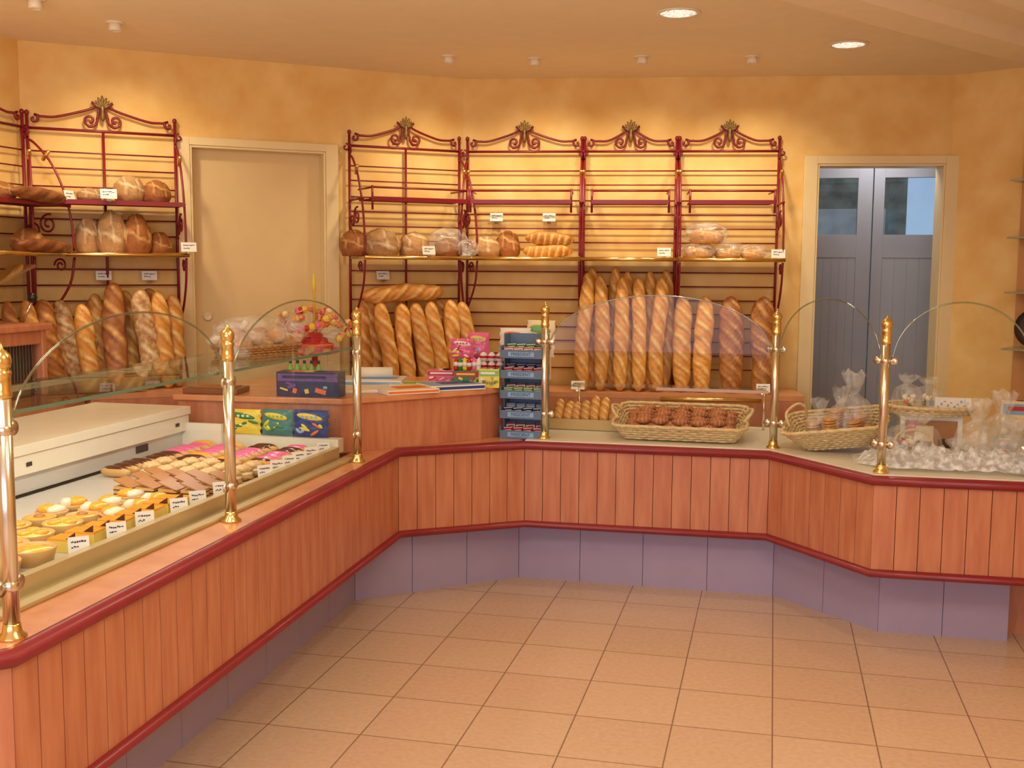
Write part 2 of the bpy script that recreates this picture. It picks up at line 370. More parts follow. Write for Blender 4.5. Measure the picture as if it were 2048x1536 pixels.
g=G().box((-1.818,(Y0+Y1)/2,.742),(.03,Y1-Y0,.056)).box((-1.76,(Y0+Y1)/2,.722),(.05,Y1-Y0,.012))
add('front_rail',g,[m_beige],case,world=True,bevel=.003)
g=G().box((-2.75,(Y0+Y1)/2+.0,.905),(.48,Y1-Y0,.035)).box((-2.735,(Y0+Y1)/2,.85),(.43,Y1-Y0,.07)).box((-2.755,(Y0+Y1)/2,.78),(.43,Y1-Y0,.07),2)
for y in (3.06,4.05): g.box((-2.5385,y,.785),(.004,.09,.03),1); g.box((-2.518,y+.25,.85),(.003,.03,.015),1)
add('hood',g,[m_case,m_dark,m_tray],case,world=True,bevel=.004)
for a,b in((2.09,3.22),(3.24,4.37)):
    add('glass_shelf',G().box((-1.945,(a+b)/2,1.2),(.42,b-a,.008)),[m_gshelf],case,world=True)
    add('shelf_edge',G().box((-1.733,(a+b)/2,1.2),(.003,b-a,.009)),[m_gedge],case,world=True,label='green-tinted polished glass edge')
add('fill_light_strip',G().box((-2.14,(Y0+Y1)/2,1.187),(.025,Y1-Y0-.2,.014)),[m_case],case,world=True,label='slim enamel strip added for fill light under the glass shelf')  # added strip, stands for the source of the case fill
add('end_glass',G().add([(-1.73,4.385,.73),(-2.43,4.385,.73),(-2.43,4.385,1.19),(-1.73,4.385,1.19)],[(0,1,2,3)]),[m_glass],case,world=True)
# posts
PO=[(-1.632,2.065),(-1.70,3.22),(-1.705,4.36),(-1.06,5.165),(.02,5.175),(.45,4.665),(1.03,4.70)]
z0=.716
p0=empty('guard_post',(PO[0][0],PO[0][1],z0),label='satin steel glass-guard post with brass collars and finial on counter',category='post',group='glass guard posts')
add('tube',G().lathe([(.018,.012),(.018,.55)],18),[m_steel],p0)
add('base_flange',G().lathe([(.032,0),(.032,.006),(.022,.014),(.0195,.03),(.0185,.035)],20),[m_brass],p0)
add('finial',G().lathe([(.0185,.54),(.021,.545),(.021,.553),(.019,.558),(.019,.588),(.021,.592),(.021,.598),(.016,.603),(.02,.61),(.0225,.622),(.02,.635),(.012,.644),(.006,.649),(.005,.655),(.002,.662)],20),[m_brass],p0)
for zc in(.12,.47):
    g=G().lathe([(.0185,zc-.010),(.0198,zc-.009),(.0198,zc+.009),(.0185,zc+.010)],18)
    for sx in(-1,1): g.lathe([(.002,-.003),(.017,-.003),(.017,.003),(.002,.003)],14,(sx*.033,0,zc),0,R=Rx(pi/2))
    add('glass_clamp',g,[m_steel],p0)
def pa(i):
    a=Vector(PO[max(i-1,0)]);b=Vector(PO[min(i+1,6)]);
    if i==3:a=Vector(PO[3])
    if i==2:b=Vector(PO[2])
    t=(b-a); return math.atan2(t.y,t.x)
p0.matrix_basis=Matrix.Translation((PO[0][0],PO[0][1],z0))@Matrix.Rotation(pa(0),4,'Z')
for i in range(1,7): dup(p0,(PO[i][0],PO[i][1],z0+(.006 if i>2 else 0)),Rz(pa(i)),scale=(1,1,.975 if i in(1,4,5,6) else 1))
def pane(A,B,label):
    A=Vector(A);B=Vector(B);t=(B-A);Lp=t.length;t/=Lp;n=Vector((t.y,-t.x)); a0=.026;N=28; w=Lp-2*a0
    pts=[(0,.735),(w,.735)]
    for i in range(N+1):
        th=pi*i/N; pts.append((w/2+w/2*cos(th),1.17+.25*sin(th)))
    g=G(); k=len(pts); vs=[]
    for x,z in pts: p=A+t*(x+a0); vs.append((p.x,p.y,z))
    g.add(vs,[tuple(range(k))],0)
    o=add('glass_guard',g,[m_glass],label=label,category='glass screen',group='arched glass guards')
    add('polished_edge',G().tube([(v[0],v[1],v[2]) for v in vs[2:]],.0034,6),[m_gedge2],o)
for a,b in((0,1),(1,2),(3,4),(4,5),(5,6)): pane(PO[a],PO[b],'clear arched glass screen clamped between brass-topped posts')
gs=empty('counter_glass_shelf',(-.52,5.31,.722),label='low horizontal glass shelf behind the centre glass screen',category='shelf')
add('glass_plate',G().box((-.52,5.72,.93),(1.0,.16,.008)),[m_gshelf],gs,world=True)
add('plate_edge',G().box((-.29,5.638,.93),(.56,.004,.016)),[m_chrome],gs,world=True,label='bright polished front edge of the glass shelf')
for x in(-.99,-.03): add('leg',G().lathe([(.006,.722),(.006,.926)],10,(x,5.75,0)),[m_steel],gs,world=True)
# ---------------- back benches
def bench(name,poly,zt,label):
    e=empty(name,(poly[0][0],poly[0][1],0),label=label,category='cabinet')
    add('cabinet_body',G().prism(poly,0,zt-.03),[m_wood],e,world=True); add('bench_top',G().prism(poly,zt-.029,zt),[m_woodh],e,world=True)
def q2(*a): return [(v.x,v.y) for v in a]
bench('back_bench',q2(fb(.22,.42),fb(1.93,.42),fb(1.93,.02),fb(.03,.02)),.86,'cherry-wood back bench holding standing loaves')
bench('corner_bench',q2(fd(.76,.02),fd(.76,.42),fd(.22,.42),fd(.04,.02)),.86,'cherry-wood corner bench under the bread rack')
bench('side_bench',q2(fd(2.30,.02),fd(2.12,.45),fd(1.62,.45),fd(1.62,.02)),.93,'cherry-wood bench with loaves standing beside the plain door')
bench('slicer_bench',[(-3.61,3.6),(-3.08,3.6),(-3.08,4.3),(-3.17,4.585),(-3.61,4.77)],.93,'cherry-wood bench carrying the bread slicer')
# ---------------- racks
def rack(ox,oy,ang,w,zb,zm,label,center=False,wide=False,lowrods=True):
    e=empty('bread_rack',(ox,oy,zb),ang,label=label,category='bread rack',group='wrought-iron bread racks')
    T=Matrix.Translation((0,0,-zb)); o=-.035
    g=G(T)
    for x in (0,w): g.tube([(x,o,zb+.0),(x,o,2.27)],.0078,8); g.ell((x,o,2.283),(.012,.012,.014),0,8)
    g.tube([(0,o,2.21),(w,o,2.21)],.0072,6)
    if center: g.tube([(w/2,o-.004,2.21),(w/2,o-.004,1.0)],.007,6)
    add('frame',g,[m_iron],e)
    g=G(T)
    zz=[2.10,2.02,1.93,1.85,1.77,1.69]+([1.52,1.44,1.36,1.28,1.2,1.12,1.04,.96] if lowrods else [])
    for z in zz: g.tube([(0,o+.006,z),(w,o+.006,z)],.004,5)
    g.tube([(.003,o+.006,.95),(.003,o+.006,2.1)],.003,4)
    add('rod_grid',g,[m_iron],e,label='thin horizontal rails of the rack back')
    g=G(T)
    for sgn in(0,1):
        f=(lambda x:x) if sgn==0 else (lambda x:w-x)
        p=spiral((.032,2.255),.005,.022,-1.5*pi,.5*pi,18)
        p+=[(v.x,v.y) for v in cat([(.06,2.268),(.14,2.272),(.26*w/.6,2.322),(w/2-.05,2.352),(w/2-.018,2.32),(w/2-.022,2.28)],6)]
        p+=spiral((w/2-.06,2.262),.036,.008,.3,-2.6*pi,22)
        g.tube([(f(x),o,z) for x,z in p],.0066,6)
        p=spiral((-.02,2.2),.02,.006,pi*.5,-1.5*pi,16); g.tube([(f(x),o,z) for x,z in p],.005,5)
    add('scroll_crest',g,[m_iron],e)
    g=G(T)
    for k in range(7):
        a=(-62+20.6*k)*pi/180; Ln=.024+.004*(3-abs(k-3))
        g.ell((w/2+sin(a)*Ln,o-.012,2.322+cos(a)*Ln),(.0075,.005,Ln*.85),0,8,R=Ry(a))
    g.lathe([(.004,-.05),(.010,-.04),(.013,-.01),(.009,.0),(.014,.02),(.009,.03)],10,(w/2,o-.008,2.31))
    add('leaf_crown',g,[m_antq],e)
    for x in(0,w):
        g=G(T); gb=G(T)
        p=cat([(-.04,2.16),(-.10,2.13),(-.19,2.03),(-.26,1.88),(-.29,1.74),(-.30,1.61)],6); g.tube([(x,v.x,v.y) for v in p],.0062,6)
        p=spiral((-.05,2.185),.025,.008,-1.2,3.5*pi,20); g.tube([(x,a,b) for a,b in p],.005,5)
        p=cat([(-.30,1.58),(-.27,1.45),(-.18,1.33),(-.08,1.26),(-.04,1.2)],6); g.tube([(x,v.x,v.y) for v in p],.0062,6)
        p=spiral((-.16,zm-.09),.05,.01,pi*.6,-2.6*pi,26); g.tube([(x,a,b) for a,b in p],.0055,6)
        p=spiral((-.08,zm-.12),.045,.01,-pi*.4,2.4*pi,26); g.tube([(x,a,b) for a,b in p],.0055,6)
        p=spiral((-.22,1.54),.035,.008,0,3*pi,20); g.tube([(x,a,b) for a,b in p],.005,5)
        g.tube([(x,o,zm),(x,-.28,zm)],.0065,6)
        gb.lathe([(.007,-.03),(.011,-.02),(.009,-.008),(.013,0),(.009,.008),(.011,.02),(.007,.03)],10,(x,-.16,2.07),0,R=Rx(.7))
        add('side_stay',g,[m_iron],e); add('brass_knot',gb,[m_brass],e)
    g=G(T); a,b=(0,w) if wide else (.05,w-.05)
    for y in(-.28,-.22,-.16,-.10,-.05): g.tube([(a,y,zm),(b,y,zm)],.007 if y==-.28 else .005,6)
    g.box(((a+b)/2,-.285,zm),(b-a,.008,.022))
    if not wide:
        for x in(a,b): g.tube([(x,-.28,zm-.06),(x,-.28,zm+.07)],.0065,6); g.tube([(x,-.28,zm+.06),(x,o,zm+.06)],.0055,6)
        g.tube([(a,-.28,zm+.06),(b,-.28,zm+.06)],.005,6)
    else: g.box(((a+b)/2,-.16,zm+.004),(b-a,.24,.006))
    add('upper_shelf',g,[m_iron],e)
    add('shelf_board',G(T).box((w/2,-.17,1.592),(w,.29,.014)),[m_shelf],e)
    add('brass_rail',G(T).tube([(-.01,-.325,1.594),(w+.01,-.325,1.594)],.011,8),[m_brass],e)
    return e
aB=math.atan2(.141,.990); aD=math.atan2(.630,.7766)
lab='oxblood wrought-iron bread rack with scrolled crest'
def bo(s): p=fb(s,0); return p.x,p.y
def do(s): p=fd(s,0); return p.x,p.y
rack(*bo(.03),aB,.665,.87,1.91,lab+', with oval loaves'); rack(*bo(.71),aB,.525,.87,1.91,lab+', tall baguettes below'); rack(*bo(1.25),aB,.56,.87,1.91,lab+', bagged loaves')
rack(*do(.70),aD,.66,.87,1.91,lab+', round loaves',center=True)
rack(*do(2.335),aD,.70,.94,1.845,lab+' beside the plain door',center=True,wide=True)
rack(-3.62,4.0,pi/2,.76,.94,1.83,lab+' on the side wall',wide=True)
# ---------------- breads
def setattr2(me,a1,a2):
    a=me.attributes.new('slash','FLOAT','POINT'); a.data.foreach_set('value',a1)
    a=me.attributes.new('ear','FLOAT','POINT'); a.data.foreach_set('value',a2)
def bread_mesh(name,mat,Lb,R,N=6,flat=.85,pw=5.5,tilt=.9,amp=.13,seed=0,nl=96,nr=28):
    vs=[];fs=[];att=[];ea=[]
    for i in range(nl+1):
        t=i/nl
        t=.5+.5*sin(pi*(t-.5))*.35+.65*(t-.5)
        u=min(1,abs(2*t-1)); rr=R*max(.02,(1-u**pw))**.5
        rr*=1+.07*noise.noise(Vector((t*5,seed*3.3,2)))
        bend=Vector((noise.noise(Vector((t*1.7,seed*2.3,9)))*R*.6,0,0))
        for k in range(nr):
            a=2*pi*k/nr; ph=((a+pi)%(2*pi))-pi
            off_=.25*noise.noise(Vector((t*2,seed*5.1,4)))
            w=max(0,cos((ph+off_)*1.1)) if abs(ph+off_)<1.42 else 0
            edge=min(1,max(0,(1-u)*8))
            s=(t+.035*noise.noise(Vector((t*6,seed*1.7,ph*.5))))*N+ph*tilt*.42+.25
            c=cos(2*pi*s); gape=max(0,c+.3)/1.3; ear=max(0,cos(2*pi*s-1.7))**4; val=max(0,cos(2*pi*s+1.85))**3
            nz=noise.noise(Vector((t*Lb*40,ph*3,seed)))+.5*noise.noise(Vector((t*Lb*14,ph,seed+9)))
            sl=.85*gape**1.0*w**.45*edge*(.75+.8*nz)
            d=1+amp*(.5*gape-.9*val+.6*ear)*w*edge
            p=Vector((sin(ph)*rr,-cos(ph)*rr*flat,t*Lb))
            d+=.12*noise.noise(p*16+Vector((seed*7.3,0,0)))
            vs.append((p.x*d+bend.x,p.y*d,p.z)); att.append(min(1,max(0,sl))); ea.append(max(0,min(1,.7*(.7*ear+val)*w**.7*edge*(.8+.8*nz))))
    for i in range(nl):
        for k in range(nr): fs.append((i*nr+k,i*nr+(k+1)%nr,(i+1)*nr+(k+1)%nr,(i+1)*nr+k))
    fs.append(tuple(range(nr-1,-1,-1))); fs.append(tuple(range(nl*nr,(nl+1)*nr)))
    me=G().add(vs,fs,0,True).mesh(name,[mat]); setattr2(me,att,ea); return me
def boule_mesh(name,mat,r,h,seed=0,cuts=3):
    vs=[];fs=[];att=[];ea=[];n=26;m=40
    for i in range(n+1):
        th=pi*i/n
        for k in range(m):
            a=2*pi*k/m; d=Vector((sin(th)*cos(a),sin(th)*sin(a),cos(th)))
            if i in(0,n): d=Vector((1e-3*cos(a),1e-3*sin(a),cos(th)))
            wob=.25*noise.noise(d*2+Vector((seed,3,1)))
            f=abs(sin(d.x*cuts*1.3+.5*d.z+seed+wob)); w=max(0,(.75-.45*d.y)) if d.z>-.2 else 0
            f2=abs(sin((d.z+d.x*.3)*cuts*1.0+seed*2+wob))
            g1=max(0,1-f*3.2); g2=max(0,1-f2*3.2)
            sl=min(1,(g1+g2)*min(1,w)); er=min(1,(max(0,1-abs(f-.36)*9)+max(0,1-abs(f2-.36)*9))*min(1,w)*.6)
            k2=1-.05*sl+.04*er+.10*noise.noise(d*2.2+Vector((seed*3.1,1,0)))+.05*noise.noise(d*7+Vector((seed,0,5)))
            z=d.z*h*k2
            if z<-h*.62: z=-h*.62
            vs.append((d.x*r*k2,d.y*r*k2,z+h*.62)); att.append(sl); ea.append(er)
    for i in range(n):
        for k in range(m): fs.append((i*m+k,(i+1)*m+k,(i+1)*m+(k+1)%m,i*m+(k+1)%m))
    me=G().add(vs,fs,0,True).mesh(name,[mat]); setattr2(me,att,ea); return me
Rb=Rz(math.atan2(NB.y,NB.x)+pi/2); Rd=Rz(math.atan2(ND.y,ND.x)+pi/2)
def _ad(name,me,loc,R,label,group,cat_='bread',sc=1):
    o=bpy.data.objects.new(name,me); COL.objects.link(o)
    s3=(sc,sc,sc) if not isinstance(sc,tuple) else sc
    o.matrix_basis=Matrix.Translation(loc)@R.to_4x4()@Matrix.Diagonal((*s3,1)); setp(o,label,cat_,group); return o
def stand(me,name,P,R,s,o,z,lean,tilt=0,label='',group=None,roll=0,sc=1):
    p=P(s,o); return _ad(name,me,(p.x,p.y,z),R@Ry(tilt)@Rx(-lean)@Rz(roll),label,group,sc=sc)
def su(u): return .032+(u-925)*.00284 if u<1160 else (.70+(u-1160)*.00277 if u<1350 else 1.227+(u-1350)*.00274)
def sd(u): return .084+(925-u)*.00298 if u>690 else (.784+(690-u)*.00265 if u>365 else (1.644+(365-u)*.0024 if u>160 else 2.135+(160-u)*.00224))
tall=[bread_mesh('long_loaf',b_gold,.68,.0415,7,seed=i,tilt=1.3) for i in range(4)]
for i,u in enumerate([1171,1206,1242,1282,1320]):
    stand(tall[i%4],'baguette',fb,Rb,su(u),.35,.862,.17+.01*(i%2),random.uniform(-.015,.015),'golden scored long baguette standing on the back bench','tall baguettes',random.uniform(-.35,.35),sc=(1,1,random.uniform(.94,1.0)))
for i,u in enumerate([1188,1225,1262,1300,1336]):
    stand(tall[(i+1)%4],'baguette',fb,Rb,su(u),.225,.862,.12,random.uniform(-.015,.015),'golden scored long baguette leaning in the rear row','tall baguettes',random.uniform(-.5,.5),sc=(.95,1,random.uniform(.97,1.02)))
med=[bread_mesh('medium_loaf',b_gold,.54,.051,7,seed=i+5,tilt=1.2) for i in range(2)]
for i,u in enumerate([1366,1408]): stand(med[i],'baguette',fb,Rb,su(u),.33,.862,.2,0,'golden diagonally scored loaf standing under the shelf','standing thick loaves')
wid=[bread_mesh('wide_loaf',b_brown,.54,.068,7,seed=i+9,tilt=1.8,amp=.09,pw=4.5) for i in range(2)]
for i,u in enumerate([1462,1522]): stand(wid[i],'baguette',fb,Rb,su(u),.33,.862,.2,.02+.03*i,'wide dark-baked loaf with deep diagonal cuts','standing thick loaves')
dg=[bread_mesh('bistro_loaf',b_gold,.50,.0455,5,seed=i+20,tilt=1.2) for i in range(3)]
for i,u in enumerate([766,799,832,865,897,926]):
    stand(dg[i%3],'baguette',fd,Rd,sd(u),.34,.862,.16,-.07,'golden scored baguette standing in the corner rack','corner baguettes',random.uniform(-.3,.3),sc=(1,1,random.uniform(.97,1.04)))
for i,u in enumerate([733,752,815,882,912]):
    stand(dg[(i+1)%3],'baguette',fd,Rd,sd(u),.205,.862,.1,-.04,'golden scored baguette in the rear of the corner rack','corner baguettes',random.uniform(-.5,.5))
p=fd(sd(876),.25); _ad('baguette',bread_mesh('lying_loaf',b_gold,.47,.047,5,seed=31,tilt=1.2),(p.x,p.y,1.405),Rd@Ry(-pi/2),'golden loaf lying across the standing baguettes','corner baguettes')
lf=[bread_mesh('side_loaf_'+str(i),[b_gold,b_brown,b_flour,b_brown][i],.50,[.045,.056,.052,.04][i],5,seed=i+40,tilt=1.1,pw=5) for i in range(4)]
for u,k,o,h in [(118,3,.25,.88),(172,0,.40,.86),(148,2,.25,.9),(228,1,.3,1.06),(201,0,.2,.95),(290,2,.34,1.0),(260,0,.2,.98),(325,0,.33,.98),(350,0,.28,.94),(312,1,.18,1.0),(185,3,.2,.9)]:
    p=fd(sd(u),o); _ad('baguette',lf[k],(p.x,p.y,.932),Rd@Ry(random.uniform(-.12,.02))@Rx(-.16)@Rz(random.uniform(-.5,.5)),'rustic scored loaf standing on the side bench','side baguettes',sc=(1,1,h))
p=fd(sd(205),.42); _ad('baguette',lf[0],(p.x-.1,p.y-.1,.975),Rd@Ry(pi/2),'golden loaf lying in front of the standing loaves','side baguettes',sc=(1,1,.6))
for y,k in((4.62,1),(4.5,0),(4.38,3)): _ad('baguette',lf[k],(-3.34,y,.932),Rz(pi/2)@Rx(-.16),'rustic loaf standing in the side wall rack','side baguettes',sc=(1,1,.9))
BM={'f':[boule_mesh('floured_boule',b_flour,1,.8,i) for i in range(3)],'b':[boule_mesh('brown_boule',b_brown,1,.82,i+3) for i in range(2)],'g':[boule_mesh('golden_boule',b_gold,1,.72,i+6) for i in range(2)]}
def boule(P,R,s,o,z,r,kind,label,i=0,sc=(1,1,1),rot=0,name='round_loaf',group='loaves on the rack shelves'):
    p=P(s,o); return _ad(name,BM[kind][i%len(BM[kind])],(p.x,p.y,z),R@Rz(rot),label,group,sc=(r*sc[0],r*sc[1],r*sc[2]))
zs=1.6
for (u,w,h,k,o) in [(714,.08,1.35,'b',.15),(762,.102,1.15,'f',.2),(827,.088,1.2,'f',.18)]: boule(fd,Rd,sd(u),o,zs,w,k,'round country loaf on the brass-edged shelf',int(u)%3,sc=(1,1,h))
for (u,w,k) in [(968,.092,'f'),(1012,.072,'b')]: boule(fb,Rb,su(u),.2 if u<1000 else .15,zs,w,k,'round country loaf on the brass-edged shelf',int(u)%3,sc=(1,1,1.0 if u<1000 else 1.6))
bat=[bread_mesh('batard_loaf',b_gold,.28,.042,7,seed=60+i,pw=2.4,tilt=.6) for i in range(2)]
for u0,z,i in((1045,zs+.036,0),(1049,zs+.105,1)):
    p=fb(su(u0),.2); _ad('oval_loaf',bat[i],(p.x,p.y,z),Rb@Ry(pi/2)@Rz(.5),'golden oval scored loaf lying on the brass-edged shelf','loaves on the rack shelves')
for (u,r,k,z) in [(1397,.085,'g',zs),(1458,.072,'g',zs),(1508,.065,'g',zs),(1413,.095,'g',zs+.085)]: boule(fb,Rb,su(u),.19,z,r,k,'round loaf wrapped in clear plastic on the shelf',int(u)%2,sc=(1,.8,.78))
for (u,r,k,h) in [(187,.06,'f',.85),(265,.076,'f',1.35),(319,.07,'b',1.25)]: boule(fd,Rd,sd(u),.17,1.853,r,k,'round rustic loaf on the red upper shelf',int(u)%3,sc=(1,1,h))
for (u,r,k,h,o) in [(184,.064,'f',2.1,.14),(228,.074,'f',2.2,.2),(276,.07,'b',2.1,.2),(324,.064,'b',1.3,.15)]: boule(fd,Rd,sd(u),o,zs,r,k,'tall rustic loaf propped on the brass-edged shelf',int(u)%3,sc=(1,.8,h))
b_dark=breadmat('crust_dark',(136,78,38),(104,56,28),(160,100,56),(74,38,20))
dkl=bread_mesh('dark_flat_loaf',b_dark,.4,.034,3,seed=71,pw=2.6,amp=.06)
_ad('oval_loaf',dkl,(-3.3,4.32,1.632),Rz(pi/2)@Ry(pi/2)@Rz(.4),'long brown loaf on the side rack shelf','loaves on the rack shelves')
_ad('round_loaf',BM['b'][0],(-3.42,4.55,zs),Rz(.3),'dark round loaf on the side rack shelf','loaves on the rack shelves',sc=(.075,.075,.085))
_ad('round_loaf',BM['b'][1],(-3.42,4.36,1.838),Rz(.8),'dark round loaf on the upper side shelf','loaves on the rack shelves',sc=(.08,.06,.06))
_ad('oval_loaf',dkl,(-3.31,4.3,1.868),Rz(pi/2)@Ry(pi/2)@Rz(.4),'long flat brown loaf on the upper side shelf','loaves on the rack shelves')
def bagmesh(name,r,h,seed,neck=True,mat=None,ry=.8,n=34,m=60,vol=.6):
    vs=[];fs=[]
    for i in range(n+1):
        t=i/n; ruf=.02
        if neck:
            if t<vol: rr=(1-.15*(t/vol)**4)*min(1,.8+t*4)
            elif t<vol+.16: q=(t-vol)/.16; q=q*q*(3-2*q); rr=.85*(1-q)+.26*q; ruf=.02+.04*q
            else: q=(t-vol-.16)/(1-vol-.16); rr=.26+.4*q**.8; ruf=.10
        else: rr=max(.02,(1-abs(2*t-1)**2.5))**.5
        for k in range(m):
            a=2*pi*k/m; d=1+.2*noise.noise(Vector((cos(a)*2,sin(a)*2,t*4+seed*5)))+ruf*sin(a*5+seed+2*noise.noise(Vector((t*3,seed,cos(a)))))+.07*abs(noise.noise(Vector((cos(a)*4,sin(a)*4,t*7+seed))))
            vs.append((cos(a)*r*rr*d,sin(a)*r*rr*d*ry,h*(t+(.10*noise.noise(Vector((cos(a)*2,sin(a)*2,seed)))+.015*sin(a*5) if t>.85 and neck else 0))))
    for i in range(n):
        for k in range(m): fs.append((i*m+k,i*m+(k+1)%m,(i+1)*m+(k+1)%m,(i+1)*m+k))
    fs.append(tuple(range(m-1,-1,-1)))
    return G().add(vs,fs,0,True).mesh(name,[mat or m_cello])
for (u,o,w,h) in [(893,.2,.115,.165),(920,.3,.06,.1)]:
    p=fd(sd(u),o); _ad('plastic_bread_bag',bagmesh('bread_bag',w,h,u,False),(p.x,p.y,zs),Rd,'clear crinkled plastic bag around a loaf on the shelf','wrapped loaves','plastic bag')
boule(fd,Rd,sd(893),.2,zs,.08,'b','brown round loaf inside a clear plastic bag',1,group='wrapped loaves')
for (u,z,w,h) in [(1413,zs+.08,.115,.125),(1397,zs,.1,.09),(1458,zs,.09,.1),(1510,zs,.085,.085)]:
    p=fb(su(u),.19); _ad('plastic_bread_bag',bagmesh('bread_bag',w,h,u*1.3,False),(p.x,p.y,z-.001),Rb,'clear crinkled plastic bag around a loaf on the shelf','wrapped loaves','plastic bag')
# ---------------- price tags
def tagmesh(w,h,seed):
    random.seed(seed); g=G().box((0,0,h/2+.012),(w,.0015,h)).box((0,.006,.005),(w*.3,.018,.01),2)
    for r in range(2):
        x=-w*.35; z=h*.68+.012-r*h*.3
        while x<w*.33:
            l=random.uniform(.05,.13)*w; g.box((x+l/2,-.001,z+random.uniform(-.03,.03)*h),(l,.0008,h*random.uniform(.05,.12)),1,R=Ry(random.uniform(-.5,.5))); x+=l*1.25
            if r and x>0: break
    return g.mesh('price_tag',[m_paper,m_ink,m_chrome])
TM=[tagmesh(.056,.046,i) for i in range(4)]; TB=[tagmesh(.075,.048,i+10) for i in range(3)]
def tag(loc,rz,big,i,label='small handwritten white price card'):
    return _ad('price_tag',(TB if big else TM)[i%3],loc,Rz(rz)@Rx(-.25),label,'price cards','price tag')
rb=math.atan2(NB.y,NB.x)+pi/2; rd=math.atan2(ND.y,ND.x)+pi/2
for i,(u,z) in enumerate([(985,1.80),(1093,1.80),(1327,1.60),(1553,1.595)]): p=fb(su(u),.315 if z<1.7 else .05); tag((p.x,p.y,z),rb,True,i)
for i,(u,z) in enumerate([(838,1.6),(782,1.46),(215,1.455),(308,1.455),(218,1.85),(372,1.6),(62,1.6)]): p=fd(sd(u),.335 if z>1.5 else .05); tag((p.x,p.y,z),rd,True,i)
for i,u in enumerate([1160,1527]): p=fb(su(u),.405); tag((p.x,p.y,.862),rb,True,i)
tag((-3.3,4.72,1.84),pi/2,True,2)
for i,y in enumerate([2.62,2.80,2.95,3.15,3.27,3.43,3.77,3.88,3.99,4.08,4.20,4.33]): tag((-1.845,y,.741),.75,False,i,'small handwritten price card on the pastry tray')
# ---------------- pastries
def P_(name,parts,label,cat_='pastry',group='pastries in the display case'):
    r=None
    for i,(n,g,ms) in enumerate(parts):
        o=add(name if i==0 else n,g,ms,parent=r,loc=(0,0,0))
        if i==0: r=o; setp(o,label,cat_,group)
    return r
zt=.7405
def tart(r,h,cr,fi,label,topn=0,topc=None):
    pr=[(r*.84,0),(r,h),(r*.97,h+.002),(r*.9,h*.8),(0,h*.8)]
    ps=[('crust',G().lathe(pr,28),[cr]),('filling',G().lathe([(r*.9,h*.78),(r*.85,h*.95),(r*.5,h*1.08),(0,h*1.12)],24),[fi])]
    if topn:
        g=G()
        for k in range(topn):
            a=2*pi*k/topn; g.ell((cos(a)*r*.42*(topn>1),sin(a)*r*.42*(topn>1),h*1.1),(r*.36,r*.36,r*.16),0,12)
        ps.append(('fruit',g,[topc]))
    return P_('tart',ps,label)
c=cols
K={}
K['quiche']=tart(.066,.042,c['pastry'],M('baked_custard',(246,212,84),.18,rgb2=(214,146,46),nscale=36),'round baked custard tart with deep golden crust')
K['apri']=tart(.060,.028,c['pastry'],c['custard'],'round apricot tart with glazed fruit halves',3,c['apricot'])
K['berry']=tart(.05,.026,c['pastry'],c['apricot'],'small round glazed fruit tart with brown caramel top',1,c['coffee'])
K['slice']=P_('custard_slice',[('sponge',G().box((0,0,.016),(.092,.066,.032)),[c['custard']]),('glaze',G().box((0,0,.035),(.090,.064,.006)),[c['apricot']]),('chocolate_wedge',G().add([(.01,-.028,.038),(.04,-.028,.038),(.04,-.028,.058),(.01,-.025,.038),(.04,-.025,.038),(.04,-.025,.058)],[(0,1,2),(5,4,3),(0,3,4,1),(1,4,5,2),(2,5,3,0)]),[c['choc']])],'custard slice with apricot glaze and chocolate triangle')
K['peach']=P_('peach_tart',[('crust',G().lathe([(.04,0),(.052,.018),(.048,.019),(0,.014)],20),[c['pastry']]),('meringue',G().ell((-.02,0,.022),(.022,.034,.016),0,12,amp=.3,fq=60),[c['meringue']]),('peach_half',G().ell((.012,.005,.024),(.034,.034,.017),0,14),[c['apricot']])],'round tart with white cream and glazed peach half')
K['choco']=P_('chocolate_cake',[('sponge',G().box((0,0,.020),(.07,.07,.040)).box((0,0,.013),(.072,.072,.004),1).box((0,0,.028),(.072,.072,.004),1),[c['pastry'],c['choc']]),('chocolate_sheet',G().box((0,0,.050),(.076,.07,.004),0,R=Ry(.35)),[c['coffee']])],'square layered cake with tilted caramel sheet')
K['choux']=P_('cream_puff',[('bun',G().ell((0,0,.016),(.042,.04,.018),0,14,amp=.25,fq=60),[c['pastry']]),('cream',G().lathe([(.034,.02),(.042,.026),(.034,.034)],16),[c['cream']]),('lid',G().ell((0,0,.042),(.036,.034,.018),0,14,amp=.35,fq=60),[M('sugared_choux',(230,202,150),.6,rgb2=(196,148,90),nscale=70)])],'cream-filled choux bun dusted with sugar')
def eclair(ic,label):
    g=G().tube([(-.062+.0124*i,0,.02) for i in range(11)],[.006,.015,.019,.02,.0205,.0205,.0205,.02,.019,.015,.006],12)
    g2=G().tube([(-.054+.0108*i,0,.029) for i in range(11)],[.004,.010,.014,.0155,.016,.016,.016,.0155,.014,.010,.004],10)
    return P_('eclair',[('b',g,[c['pastry']]),('icing',g2,[ic])],label)
K['ec']=eclair(c['choc'],'chocolate-iced eclair on the steel tray'); K['ep']=eclair(c['pink'],'pink-iced eclair on the steel tray'); K['eo']=eclair(c['apricot'],'caramel-iced eclair on the steel tray')
used={k:False for k in K}
def put(k,x,y,rz=0,sc=1):
    o=K[k]; Lc=(x+random.uniform(-.005,.005),y+random.uniform(-.005,.005),zt); R=Rz(rz+random.uniform(-.12,.12))
    if not used[k]: o.matrix_basis=Matrix.Translation(Lc)@R.to_4x4(); used[k]=True
    else: dup(o,Lc,R)
random.seed(3)
for x,y in[(-1.935,2.54),(-1.94,2.395),(-2.08,2.47),(-2.08,2.32),(-1.95,2.24),(-2.22,2.54)]: put('quiche',x,y)
